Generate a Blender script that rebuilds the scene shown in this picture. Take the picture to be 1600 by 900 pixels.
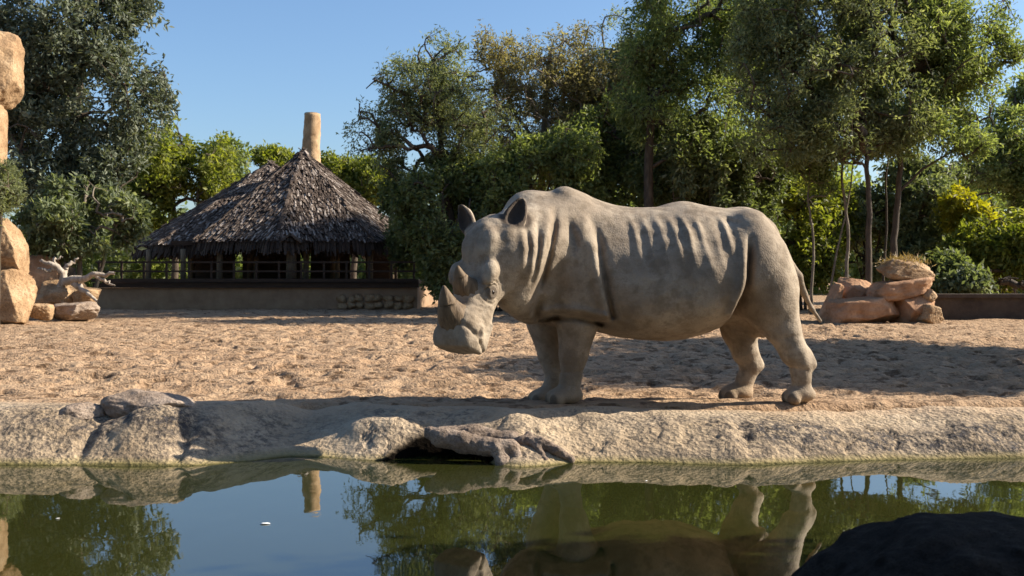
import bpy, bmesh, math, random
import numpy as np
from math import radians, sin, cos, pi
from mathutils import Vector, Matrix

# ------------------------------------------------------------------ camera, light, exposure
for o in list(bpy.data.objects): bpy.data.objects.remove(o, do_unlink=True)
scene = bpy.context.scene
COL = scene.collection
CAM_H = 1.34                     # above the water (water is z = 0)
FPX, HOR = 1600.0, 430.0         # focal length and horizon row of the 1600 x 900 photograph
cd = bpy.data.cameras.new('camera'); cam = bpy.data.objects.new('camera', cd); COL.objects.link(cam)
cam.location = (0, 0, CAM_H); cam.rotation_euler = (radians(90), 0, 0)
cd.sensor_width = 36; cd.lens = 36; cd.shift_y = -(450-HOR)/1600; cd.clip_start = 0.05; cd.clip_end = 3000
cd.dof.use_dof = True; cd.dof.focus_distance = 8.3; cd.dof.aperture_fstop = 5.0
scene.camera = cam
SUN_EL, SUN_AZ = radians(32), radians(8)        # azimuth measured from +x (picture right) towards +y (away)
sdir = Vector((cos(SUN_EL)*cos(SUN_AZ), cos(SUN_EL)*sin(SUN_AZ), sin(SUN_EL)))
w = bpy.data.worlds.new('World'); scene.world = w; w.use_nodes = True
nt = w.node_tree; bg = nt.nodes['Background']
sk = nt.nodes.new('ShaderNodeTexSky'); sk.sky_type = 'NISHITA'; sk.sun_disc = False
sk.sun_elevation = SUN_EL; sk.sun_rotation = pi/2 - SUN_AZ
sk.air_density = 1.1; sk.dust_density = 1.3; sk.ozone_density = 5.5; sk.altitude = 20
nt.links.new(sk.outputs[0], bg.inputs[0]); bg.inputs[1].default_value = 0.086
sl = bpy.data.lights.new('sun', 'SUN'); sl.energy = 5.0; sl.angle = radians(0.53); sl.color = (1, 0.90, 0.76)
so = bpy.data.objects.new('sun', sl); COL.objects.link(so); so.location = (20, 5, 20)
so.rotation_euler = sdir.to_track_quat('Z', 'Y').to_euler()
vs = scene.view_settings; vs.view_transform = 'Standard'; vs.look = 'None'; vs.exposure = 1.08; vs.gamma = 1
vs.use_curve_mapping = False
scene.render.engine = 'CYCLES'

# ------------------------------------------------------------------ helpers
def P(px, py, d):                # the place at depth d that the photograph shows at (px, py)
    return Vector(((px-800)*d/FPX, d, CAM_H-(py-HOR)*d/FPX))

def thing(name, label, cat, loc=(0, 0, 0), group=None, kind=None):
    o = bpy.data.objects.new(name, None); COL.objects.link(o); o.location = loc
    o.empty_display_size = 0.1
    tag(o, label, cat, group, kind); return o
def tag(o, label=None, cat=None, group=None, kind=None):
    if label: o['label'] = label
    if cat: o['category'] = cat
    if group: o['group'] = group
    if kind: o['kind'] = kind
    return o
def fast_mesh(name, V, Q, smooth=False, attrs=None):
    V = np.ascontiguousarray(V, dtype=np.float32).reshape(-1, 3); Q = np.ascontiguousarray(Q, dtype=np.int32)
    k = Q.shape[1]
    me = bpy.data.meshes.new(name)
    me.vertices.add(len(V)); me.vertices.foreach_set('co', V.ravel())
    me.loops.add(Q.size); me.loops.foreach_set('vertex_index', Q.ravel())
    me.polygons.add(len(Q)); me.polygons.foreach_set('loop_start', np.arange(0, Q.size, k, dtype=np.int32))
    me.polygons.foreach_set('use_smooth', np.full(len(Q), smooth, dtype=bool))
    me.update(calc_edges=True)
    for an, (dom, val) in (attrs or {}).items():
        a = me.attributes.new(an, 'FLOAT', dom); a.data.foreach_set('value', np.ascontiguousarray(val, dtype=np.float32))
    return me
def obj(name, me, mat, parent=None, loc=(0, 0, 0), rot=(0, 0, 0)):
    o = bpy.data.objects.new(name, me); COL.objects.link(o)
    if mat is not None and len(me.materials) == 0: me.materials.append(mat)
    o.location = loc; o.rotation_euler = rot; o.parent = parent
    return o

class MB:                        # collects boxes and tubes (quads) with a value per face
    def __init__(s): s.V = []; s.Q = []; s.A = []; s.n = 0
    def add(s, V, Q, a=0.5):
        V = np.asarray(V, float).reshape(-1, 3); Q = np.asarray(Q, int).reshape(-1, 4)
        s.V.append(V); s.Q.append(Q+s.n); s.A.append(np.full(len(Q), a)); s.n += len(V)
    def box(s, c, size, rot=None, a=0.5):
        sx, sy, sz = [v/2 for v in size]
        V = np.array([(x, y, z) for x in (-sx, sx) for y in (-sy, sy) for z in (-sz, sz)])
        if rot is not None: V = V @ np.array(rot).T
        s.add(V+np.array(c), [(0, 1, 3, 2), (4, 6, 7, 5), (0, 4, 5, 1), (2, 3, 7, 6), (0, 2, 6, 4), (1, 5, 7, 3)], a)
    def tube(s, pts, rad, sides=8, a=0.5, cap=True):
        pts = np.asarray(pts, float); n = len(pts)
        rad = np.broadcast_to(np.asarray(rad, float), (n,))
        T = np.gradient(pts, axis=0); T /= np.linalg.norm(T, axis=1)[:, None]+1e-9
        ref = np.where(np.abs(T[:, 2:3]) > 0.9, np.array([[1., 0, 0]]), np.array([[0, 0, 1.]]))
        A = np.cross(T, ref); A /= np.linalg.norm(A, axis=1)[:, None]+1e-9; B = np.cross(T, A)
        th = np.arange(sides)*2*pi/sides
        V = pts[:, None, :]+rad[:, None, None]*(np.cos(th)[None, :, None]*A[:, None, :]+np.sin(th)[None, :, None]*B[:, None, :])
        Q = []
        for i in range(n-1):
            for j in range(sides):
                k = (j+1) % sides; Q.append((i*sides+j, (i+1)*sides+j, (i+1)*sides+k, i*sides+k))
        if cap and sides % 2 == 0:
            for b, f in ((0, 1), ((n-1)*sides, -1)):
                for j in range(1, sides-1, 2):
                    q = (b, b+j, b+j+1, b+(j+2) % sides) if j+2 < sides+1 else None
                    q = (b, b+j, b+j+1, b+(j+2) % sides) if j+2 <= sides-1 else None
                    if q: Q.append(q if f > 0 else q[::-1])
        s.add(V.reshape(-1, 3), Q, a)
    def mesh(s, name, off=(0, 0, 0), smooth=False):
        return fast_mesh(name, np.concatenate(s.V)-np.array(off), np.concatenate(s.Q), smooth, {'rnd': ('FACE', np.concatenate(s.A))})

# value noise on numpy arrays
_rs = np.random.RandomState(7); _PERM = _rs.permutation(256); _PERM = np.concatenate([_PERM]*3); _VAL = _rs.rand(256)*2-1
def vnoise(p):
    p = np.asarray(p, dtype=np.float64); i = np.floor(p).astype(np.int64); f = p-i; u = f*f*(3-2*f); i &= 255
    x0, y0, z0 = i[..., 0], i[..., 1], i[..., 2]; x1, y1, z1 = (x0+1) & 255, (y0+1) & 255, (z0+1) & 255
    def h(a, b, c): return _VAL[_PERM[_PERM[_PERM[a]+b]+c]]
    ux, uy, uz = u[..., 0], u[..., 1], u[..., 2]
    def L(a, b, t): return a+(b-a)*t
    return L(L(L(h(x0, y0, z0), h(x1, y0, z0), ux), L(h(x0, y1, z0), h(x1, y1, z0), ux), uy),
             L(L(h(x0, y0, z1), h(x1, y0, z1), ux), L(h(x0, y1, z1), h(x1, y1, z1), ux), uy), uz)
def fbm(p, octv=4, gain=0.5):
    a, s, t = 1.0, 0.0, 0.0
    for k in range(octv):
        s = s+a*vnoise(np.asarray(p)*(2**k)+k*17.3); t += a; a *= gain
    return s/t
def smooth(a, b, x):
    t = np.clip((x-a)/(b-a), 0, 1); return t*t*(3-2*t)

# ------------------------------------------------------------------ materials
class N:
    def __init__(s, name):
        s.m = bpy.data.materials.new(name); s.m.use_nodes = True; s.t = s.m.node_tree; s.t.nodes.clear()
        s.out = s.t.nodes.new('ShaderNodeOutputMaterial')
    def n(s, typ, **kw):
        nd = s.t.nodes.new('ShaderNode'+typ)
        for k, v in kw.items():
            if k.startswith('_'): setattr(nd, k[1:], v)
            else:
                key = int(k[1:]) if (k[0] == 'i' and k[1:].isdigit()) else k.replace('__', ' ')
                if hasattr(v, 'is_output') and v.is_output: s.t.links.new(v, nd.inputs[key])
                else: nd.inputs[key].default_value = v
        return nd
    def coords(s, scale=(1, 1, 1)):
        return s.n('Mapping', Vector=s.n('TexCoord').outputs['Object'], Scale=scale).outputs[0]
    def noise(s, v, scale, detail=4, rough=0.55, dist=0):
        return s.n('TexNoise', Vector=v, Scale=scale, Detail=detail, Roughness=rough, Distortion=dist).outputs[0]
    def ramp(s, fac, stops, interp='LINEAR'):
        r = s.n('ValToRGB', Fac=fac); e = r.color_ramp.elements; r.color_ramp.interpolation = interp
        while len(e) < len(stops): e.new(0.5)
        for k, (p, c) in enumerate(stops):
            e[k].position = p; e[k].color = (c[0], c[1], c[2], 1) if hasattr(c, '__len__') else (c, c, c, 1)
        return r.outputs[0]
    def mix(s, f, a, b, mode='MIX'):
        nd = s.n('Mix', _data_type='RGBA', _blend_type=mode)
        for key, v in ((0, f), (6, a), (7, b)):
            if hasattr(v, 'is_output'): s.t.links.new(v, nd.inputs[key])
            else: nd.inputs[key].default_value = v if not hasattr(v, '__len__') else (v[0], v[1], v[2], 1)
        return nd.outputs[2]
    def math(s, op, a, b=0.0): return s.n('Math', _operation=op, i0=a, i1=b).outputs[0]
    def bump(s, h, strength=0.5, dist=0.02, normal=None):
        nd = s.n('Bump', Strength=strength, Distance=dist, Height=h)
        if normal is not None: s.t.links.new(normal, nd.inputs['Normal'])
        return nd.outputs[0]
    def attr(s, name): return s.n('Attribute', _attribute_name=name).outputs['Fac']
    def principled(s, col, rough=0.8, normal=None, spec=0.3, **kw):
        b = s.n('BsdfPrincipled', **kw)
        for key, v in (('Base Color', col), ('Roughness', rough), ('Normal', normal), ('Specular IOR Level', spec)):
            if v is None: continue
            if hasattr(v, 'is_output'): s.t.links.new(v, b.inputs[key])
            else: b.inputs[key].default_value = v if not hasattr(v, '__len__') else (v[0], v[1], v[2], 1)
        return b
    def done(s, sh): s.t.links.new(sh.outputs[0], s.out.inputs[0]); return s.m

def leaf_mat(name, c0, c1, c2, trans=0.4, rough=0.55):
    k = N(name); f = k.attr('rnd')
    col = k.ramp(f, [(0.0, c0), (0.55, c1), (1.0, c2)])
    d = k.principled(col, rough, None, 0.35)
    tc = k.mix(1.0, col, (1.0, 1.0, 0.55), 'MULTIPLY')
    tc = k.n('HueSaturation', Color=tc, Value=1.6, Saturation=1.05).outputs[0]
    t = k.n('BsdfTranslucent', Color=tc)
    mx = k.n('MixShader', Fac=trans, i1=d.outputs[0], i2=t.outputs[0])
    return k.done(mx)
def bark_mat(name, c0, c1):
    k = N(name); v = k.coords((1, 1, 0.25)); n = k.noise(v, 14, 5)
    return k.done(k.principled(k.ramp(n, [(0.3, c0), (0.7, c1)]), 0.9, k.bump(n, 0.7, 0.03)))
def rock_mat(name, c0, c1, c2, scale=3.0, dark=0.25, bumps=0.7, spec=0.25):
    k = N(name); v = k.coords()
    a = k.noise(v, scale, 6, 0.6); b = k.noise(v, scale*9, 5, 0.65); c = k.noise(v, scale*0.8, 3, 0.5, 1.5)
    col = k.ramp(a, [(0.28, c0), (0.5, c1), (0.72, c2)])
    col = k.mix(k.ramp(b, [(0.35, dark), (0.52, 0.0)]), col, (c0[0]*0.45, c0[1]*0.42, c0[2]*0.4))
    col = k.mix(k.ramp(c, [(0.62, 0.0), (0.75, 0.5)]), col, (c0[0]*0.5, c0[1]*0.5, c0[2]*0.5))
    h = k.math('ADD', a, k.math('MULTIPLY', b, 0.5))
    return k.done(k.principled(col, 0.9, k.bump(h, bumps, 0.05), spec))

def sand_material():
    k = N('sand'); v = k.coords()
    big = k.noise(v, 0.35, 4, 0.6); mid = k.noise(v, 2.6, 6, 0.65); fine = k.noise(v, 26, 4, 0.65); clod = k.noise(v, 6.0, 3, 0.55)
    col = k.ramp(mid, [(0.3, (0.255, 0.158, 0.090)), (0.5, (0.40, 0.265, 0.160)), (0.7, (0.51, 0.355, 0.223))])
    col = k.mix(k.ramp(big, [(0.35, 0.0), (0.65, 0.45)]), col, (0.40, 0.285, 0.18))
    col = k.mix(k.ramp(clod, [(0.36, 0.85), (0.46, 0.0)]), col, (0.11, 0.065, 0.036))
    col = k.mix(k.ramp(fine, [(0.3, 0.5), (0.5, 0.0)]), col, (0.24, 0.14, 0.08))
    h = k.math('ADD', k.math('MULTIPLY', clod, 1.0), k.math('MULTIPLY', fine, 0.45))
    return k.done(k.principled(col, 0.95, k.bump(h, 1.0, 0.11), 0.1))
def bank_material():
    k = N('bank_concrete'); v = k.coords()
    a = k.noise(v, 1.3, 5, 0.6, 0.5); b = k.noise(v, 13, 6, 0.7); c = k.noise(v, 42, 4, 0.7); d = k.noise(v, 1.7, 3, 0.5, 0.8)
    vo = k.n('TexVoronoi', Vector=v, Scale=30.0, Randomness=1.0, _feature='F1').outputs['Distance']
    col = k.ramp(a, [(0.3, (0.33, 0.245, 0.155)), (0.5, (0.44, 0.335, 0.22)), (0.7, (0.51, 0.405, 0.285))])
    pit = k.ramp(k.math('ADD', k.math('MULTIPLY', b, 0.7), k.math('MULTIPLY', c, 0.3)), [(0.41, 1.0), (0.55, 0.0)])
    where = k.ramp(d, [(0.38, 0.18), (0.58, 0.8)])
    col = k.mix(k.math('MULTIPLY', pit, where), col, (0.07, 0.06, 0.055))
    stain = k.attr('stain')
    col = k.mix(k.math('MULTIPLY', stain, k.ramp(k.math('ADD', k.math('MULTIPLY', b, 0.6), k.math('MULTIPLY', c, 0.4)), [(0.44, 1.0), (0.58, 0.15)])), col, (0.055, 0.050, 0.050))
    z = k.n('SeparateXYZ', Vector=k.n('TexCoord').outputs['Object']).outputs[2]
    zz = k.math('ADD', z, k.math('MULTIPLY', k.math('SUBTRACT', a, 0.5), 0.05))
    col = k.mix(k.ramp(zz, [(0.0, 1.0), (0.045, 0.0)]), col, (0.26, 0.21, 0.085))
    col = k.mix(k.ramp(zz, [(0.0, 1.0), (0.012, 0.0)]), col, (0.10, 0.085, 0.03))
    col = k.mix(k.attr('hollow'), col, (0.0075, 0.0060, 0.0048))  # shade of the recess painted in as a near-black colour
    col = k.mix(k.attr('sandy'), col, (0.47, 0.34, 0.22))
    h = k.math('ADD', k.math('MULTIPLY', b, 1.0), k.math('ADD', k.math('MULTIPLY', vo, 0.5), k.math('MULTIPLY', c, 0.5)))
    return k.done(k.principled(col, 0.92, k.bump(h, 0.9, 0.034), k.math('MULTIPLY', k.math('SUBTRACT', 1.0, k.attr('hollow')), 0.2)))  # gloss also cut where the recess shade is painted
def water_material():
    k = N('pond_water'); v = k.coords((1, 0.55, 1))
    a = k.noise(v, 0.9, 3, 0.5); b = k.noise(v, 5.0, 3, 0.5)
    h = k.math('ADD', a, k.math('MULTIPLY', b, 0.12))
    col = k.ramp(k.noise(k.coords(), 0.5, 3), [(0.3, (0.020, 0.023, 0.005)), (0.7, (0.027, 0.029, 0.007))])
    b = k.principled(col, 0.018, k.bump(h, 0.07, 0.06), 0.5); b.inputs['IOR'].default_value = 2.6
    return k.done(b)
def skin_material():
    k = N('rhino_skin'); v = k.coords()
    a = k.noise(v, 1.5, 6, 0.65, 0.4); b = k.noise(v, 9, 6, 0.65); c = k.noise(v, 60, 4, 0.65)
    cr = k.noise(k.coords((5, 5, 22)), 1.6, 5, 0.6, 0.8); cv = k.noise(k.coords((20, 20, 5)), 1.5, 4, 0.6, 0.6)
    wr = k.n('TexVoronoi', Vector=k.n('Mapping', Vector=k.n('TexCoord').outputs['Object'], Scale=(1, 1, 0.75)).outputs[0], Scale=48.0, _feature='DISTANCE_TO_EDGE').outputs['Distance']
    col = k.ramp(a, [(0.30, (0.15, 0.116, 0.082)), (0.43, (0.255, 0.202, 0.146)), (0.55, (0.325, 0.264, 0.194)), (0.72, (0.43, 0.36, 0.27))])
    col = k.mix(k.ramp(b, [(0.38, 0.7), (0.54, 0.0)]), col, (0.16, 0.122, 0.084))
    col = k.mix(k.ramp(cv, [(0.30, 0.35), (0.46, 0.0)]), col, (0.22, 0.165, 0.11))
    col = k.mix(k.ramp(c, [(0.35, 0.3), (0.5, 0.0)]), col, (0.22, 0.17, 0.115))
    col = k.mix(k.attr('mud'), col, (0.33, 0.235, 0.145))
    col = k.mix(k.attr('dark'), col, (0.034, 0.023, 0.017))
    h = k.math('ADD', k.math('MULTIPLY', k.ramp(wr, [(0.0, 0.0), (0.2, 1.0)]), 0.25), k.math('ADD', k.math('ADD', b, k.math('MULTIPLY', cr, 0.9)), k.math('MULTIPLY', c, 0.35)))
    return k.done(k.principled(col, 0.82, k.bump(h, 0.30, 0.016), 0.2))
def thatch_material():
    k = N('thatch'); v = k.coords((1, 1, 1)); f = k.attr('rnd'); n = k.noise(k.coords((12, 12, 2)), 4, 5, 0.7)
    col = k.ramp(f, [(0.0, (0.05, 0.037, 0.030)), (0.45, (0.125, 0.094, 0.074)), (0.75, (0.23, 0.18, 0.145)), (1.0, (0.50, 0.43, 0.37))])
    col = k.mix(k.ramp(n, [(0.35, 0.6), (0.6, 0.0)]), col, (0.035, 0.027, 0.024))
    return k.done(k.principled(col, 0.9, k.bump(n, 0.8, 0.03), 0.15))
def plain(name, c0, c1, scale=6, rough=0.8, sc=(1, 1, 1), bstr=0.4, bd=0.02):
    k = N(name); n = k.noise(k.coords(sc), scale, 5, 0.6)
    return k.done(k.principled(k.ramp(n, [(0.3, c0), (0.7, c1)]), rough, k.bump(n, bstr, bd)))

M = {}
M['sand'] = sand_material(); M['bank'] = bank_material(); M['water'] = water_material(); M['skin'] = skin_material(); M['thatch'] = thatch_material()
M['rock_tan'] = rock_mat('tan_rock', (0.22, 0.13, 0.065), (0.37, 0.24, 0.13), (0.48, 0.345, 0.21), 2.6, 0.5, 1.0)
M['rock_orange'] = rock_mat('orange_rock', (0.24, 0.125, 0.065), (0.40, 0.225, 0.125), (0.52, 0.33, 0.20), 2.0)
M['rock_grey'] = rock_mat('grey_rock', (0.17, 0.122, 0.086), (0.30, 0.228, 0.17), (0.42, 0.335, 0.262), 5, 0.5)
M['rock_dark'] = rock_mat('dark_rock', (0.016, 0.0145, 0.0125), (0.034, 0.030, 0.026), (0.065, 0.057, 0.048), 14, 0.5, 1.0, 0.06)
M['rock_pink'] = rock_mat('pink_brown_rock', (0.14, 0.102, 0.075), (0.27, 0.205, 0.155), (0.38, 0.305, 0.24), 7, 0.6)
M['horn'] = plain('horn', (0.075, 0.048, 0.026), (0.20, 0.138, 0.08), 9, 0.7, (3, 3, 0.6), 0.6)
M['eye'] = plain('eye', (0.010, 0.007, 0.005), (0.015, 0.01, 0.008), 9, 0.15)
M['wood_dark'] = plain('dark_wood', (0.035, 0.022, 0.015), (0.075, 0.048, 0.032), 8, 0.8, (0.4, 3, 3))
M['wood_post'] = plain('post_wood', (0.13, 0.095, 0.06), (0.25, 0.19, 0.125), 9, 0.85, (4, 4, 0.6))
M['plinth'] = plain('plinth_concrete', (0.24, 0.155, 0.095), (0.36, 0.245, 0.15), 2.5, 0.95, (1, 1, 1), 0.8, 0.04)
M['wall'] = plain('wall_brown', (0.048, 0.036, 0.027), (0.095, 0.072, 0.053), 3, 0.95, (1, 1, 1), 0.8, 0.04)
M['chimney'] = rock_mat('chimney_clay', (0.27, 0.17, 0.09), (0.42, 0.28, 0.155), (0.50, 0.35, 0.21), 3)
M['bark'] = bark_mat('bark', (0.035, 0.026, 0.018), (0.11, 0.083, 0.058))
M['bark_pale'] = bark_mat('pale_bark', (0.09, 0.072, 0.052), (0.24, 0.20, 0.15))
M['drift'] = bark_mat('driftwood', (0.25, 0.20, 0.15), (0.46, 0.40, 0.33))
M['leaf_dark'] = leaf_mat('leaf_dark', (0.048, 0.06, 0.038), (0.105, 0.125, 0.08), (0.25, 0.27, 0.19), 0.25)
M['leaf_bright'] = leaf_mat('leaf_bright', (0.07, 0.09, 0.045), (0.15, 0.18, 0.092), (0.28, 0.3, 0.18), 0.4)
M['leaf_yellow'] = leaf_mat('leaf_yellow', (0.085, 0.11, 0.02), (0.175, 0.2, 0.042), (0.3, 0.3, 0.085), 0.5)
M['leaf_gold'] = leaf_mat('leaf_gold', (0.14, 0.15, 0.018), (0.28, 0.265, 0.034), (0.42, 0.37, 0.07), 0.5)
M['leaf_fine'] = leaf_mat('leaf_fine', (0.095, 0.115, 0.06), (0.18, 0.205, 0.105), (0.3, 0.32, 0.18), 0.45)
M['leaf_brown'] = leaf_mat('leaf_brown', (0.13, 0.118, 0.062), (0.225, 0.2, 0.105), (0.38, 0.33, 0.19), 0.45)
M['leaf_mid'] = leaf_mat('leaf_mid', (0.092, 0.12, 0.046), (0.175, 0.215, 0.082), (0.31, 0.34, 0.15), 0.5)
M['leaf_deep'] = leaf_mat('leaf_deep', (0.06, 0.08, 0.034), (0.12, 0.148, 0.06), (0.22, 0.25, 0.11), 0.42)
M['straw'] = leaf_mat('straw', (0.26, 0.18, 0.08), (0.38, 0.27, 0.13), (0.48, 0.36, 0.19), 0.2)
M['feather'] = plain('feather_white', (0.7, 0.7, 0.68), (0.8, 0.8, 0.78), 5)

# ------------------------------------------------------------------ ground, bank and water
def wl(px, py):
    d = CAM_H*FPX/(py-HOR); return ((px-800)*d/FPX, d)
WL = np.array([wl(*q) for q in [(-900, 730), (-400, 729), (0, 726), (100, 727), (200, 728), (300, 728), (345, 724), (400, 719), (450, 713), (520, 714), (560, 718),
      (600, 721), (680, 719), (760, 722), (800, 730), (850, 728), (900, 722), (1000, 722), (1100, 725), (1180, 727), (1250, 723), (1400, 718), (1600, 715), (1900, 712), (2500, 708)]])
xs = np.linspace(-10, 12, 900); ws = np.interp(xs, WL[:, 0], WL[:, 1]); kk = np.exp(-np.linspace(-2, 2, 13)**2); ws = np.convolve(np.pad(ws, 6, 'edge'), kk/kk.sum(), 'valid')
def water_y(x): return np.interp(x, xs, ws)
CR = np.array([(-8, .30, .80), (-4.0, .30, .80), (-3.0, .29, .72), (-2.4, .30, .80), (-2.0, .29, .95), (-1.6, .285, 1.0), (-1.2, .285, .85), (-.8, .27, .75), (-.3, .26, .62),
               (.2, .26, .60), (.8, .275, .72), (1.5, .28, .75), (2.3, .275, .70), (3.2, .28, .74), (4.5, .28, .7), (9, .28, .7)])
def bank_height(x, y):
    w0 = water_y(x); hc = np.interp(x, CR[:, 0], CR[:, 1]); Ln = np.interp(x, CR[:, 0], CR[:, 2])
    vx = fbm(np.stack([x*1.3, 0*x+2.2, 0*x], -1), 3); Ln = Ln*(1+.55*vx*smooth(.0, .6, np.abs(x+1.72)-.3)); hc = hc+.035*fbm(np.stack([x*.9, 0*x+6.2, 0*x], -1), 2)
    t = (y-w0)/Ln; tc = np.clip(t, 0, 1)
    sad = np.exp(-((x+1.72)/0.50)**2)                     # the low saddle is concave, the mounds are convex
    s = (1-sad)*np.sin(tc*pi/2)**1.05+sad*(tc**1.35)
    z = np.where(t < 0, 0.55*(y-w0), hc*s)
    def g(cx, cy, rx, ry, a):
        return a*np.exp(-((x-cx)/rx)**2-((y-cy)/ry)**2)
    land = smooth(-0.02, 0.12, t)
    z = z+land*(g(-1.12, 7.80, .22, .17, .085)+g(-.83, 7.72, .22, .14, .07)+g(-2.75, 7.62, .30, .18, .07)+g(-3.35, 7.55, .35, .2, .045)+g(1.0, 7.6, .4, .2, .03)
                + g(2.2, 7.62, .5, .16, .035)+g(3.3, 7.65, .4, .16, .04)-g(1.72, 7.55, .07, .3, .04)-g(-2.38, 7.5, .05, .3, .06)-g(-3.1, 7.5, .04, .25, .04))
    # the dark hollow under the ledge
    z = z-0.34*(1-smooth(-.38, -.18, x)*smooth(7.4, 7.5, y))*np.exp(-((x+.53-.8*(y-7.38))/.32)**4)*np.exp(-((y-7.42)/(.18+0*x))**4)
    p = np.stack([x, y, 0*x], -1)
    n1 = fbm(p*2.6, 3); n2 = fbm(p*9.0+5, 4, .6); n3 = np.abs(fbm(p*5.0+20, 3))
    z = z+land*(1-.75*sad)*(0.03*fbm(p*1.1+7, 2)+0.035*n1+0.020*n2-0.022*(n3 < .05)*(0.05-n3)/0.05*smooth(.9, .5, t))*smooth(1.5, .75, t)
    return z, t
def ground_height(x, y):
    base = 0.300-0.045*smooth(8.5, 9.0, y)*smooth(14, 9.5, y)+0*x
    p = np.stack([x, y, 0*x], -1)
    amp = smooth(60, 25, y)*(0.55+0.45*smooth(9.0, 10.5, y))
    lum = 0.030*fbm(p*1.5, 3)+0.050*fbm(p*4.3+9, 4, .65)
    pits = -0.042*smooth(0.30, 0.55, vnoise(p*np.array([3.1, 4.2, 1])+3.1))-0.040*smooth(0.25, 0.5, vnoise(p*np.array([6.3, 7.3, 1])+8.1))      # hoof prints
    near = smooth(8.25, 8.9, y)
    z = base+(lum+pits)*amp*(0.25+0.75*near)
    # pond basin
    w0 = water_y(x)
    inside = smooth(w0+0.95, w0+0.45, y)*smooth(-2.2, -0.8, y)*smooth(-9.5, -8.2, x)*smooth(6.6, 5.2, x-0.12*np.abs(y-4))
    return z*(1-inside)+inside*(-0.75)
def axis(segs):
    out = []
    for a, b, s in segs: out += list(np.arange(a, b-1e-6, s))
    return np.array(out)
gx = axis([(-500, -60, 40), (-60, -20, 4), (-20, -9, .5), (-9, -6, .12), (-6, 7, .036), (7, 10, .12), (10, 22, .5), (22, 60, 4), (60, 540, 40)])
gy = axis([(-300, -20, 40), (-20, -4, 2), (-4, 6.8, .4), (6.8, 8.2, .05), (8.2, 12, .031), (12, 17, .05), (17, 26, .10), (26, 42, .4), (42, 80, 4), (80, 900, 60)])
X, Y = np.meshgrid(gx, gy); Z = ground_height(X, Y)
def grid_quads(nx, ny):
    i = np.arange(nx-1)[None, :]+np.arange(ny-1)[:, None]*nx; i = i.ravel()
    return np.stack([i, i+1, i+nx+1, i+nx], 1)
tag(obj('ground', fast_mesh('ground', np.stack([X, Y, Z], -1), grid_quads(len(gx), len(gy)), True), M['sand']), kind='structure')
bx = axis([(-6.5, -4.6, .06), (-4.6, 5.0, .018), (5.0, 7.5, .06)]); by = axis([(6.55, 7.1, .05), (7.1, 8.36, .014), (8.36, 8.75, .03)])
X, Y = np.meshgrid(bx, by); Z, T = bank_height(X, Y)
pp = np.stack([X, Y, 0*X], -1)
edge = 8.22+0.10*np.exp(-((X+1.2)/1.3)**2)+0.10*fbm(pp*1.3+3, 3)-0.06*smooth(.5, 2.2, X)
Z = np.where(T > .8, np.minimum(Z, 0.33), Z)-0.16*smooth(edge+.0, edge+.30, Y)+0.008
def blob(cx, cy, rx, ry): return np.exp(-((X-cx)/rx)**2-((Y-cy)/ry)**2)
stain = np.clip(1.5*blob(2.05, 7.60, .42, .17)+1.3*blob(2.85, 7.62, .30, .15)+1.5*blob(3.55, 7.62, .45, .17)+1.0*blob(-3.0, 7.68, .5, .18)+.9*blob(-2.5, 7.62, .3, .2)+.5*blob(1.3, 7.75, .5, .12)+.4*blob(.75, 7.85, .3, .1), 0, 1)
hollow = np.clip(7*(1-smooth(-.38, -.18, X)*smooth(7.4, 7.5, Y))*np.exp(-((X+.54-.8*(Y-7.38))/.35)**4)*np.exp(-((Y-7.42)/(.215+0*X))**4), 0, 1)  # mask for the painted shade over the carved recess
sandy = smooth(edge-.22, edge+.02, Y+0.10*fbm(pp*6, 3))*0.9
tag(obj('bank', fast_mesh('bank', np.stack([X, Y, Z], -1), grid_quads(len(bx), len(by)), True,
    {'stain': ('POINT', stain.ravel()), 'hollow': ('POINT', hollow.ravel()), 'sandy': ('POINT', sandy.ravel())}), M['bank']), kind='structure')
wx = np.linspace(-12, 9, 30); wy = np.linspace(-2.6, 8.1, 20); X, Y = np.meshgrid(wx, wy)
tag(obj('water', fast_mesh('water', np.stack([X, Y, 0*X], -1), grid_quads(30, 20), True), M['water']), kind='structure')
def gz(x, y): return float(ground_height(np.array([x*1.0]), np.array([y*1.0]))[0])

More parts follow.
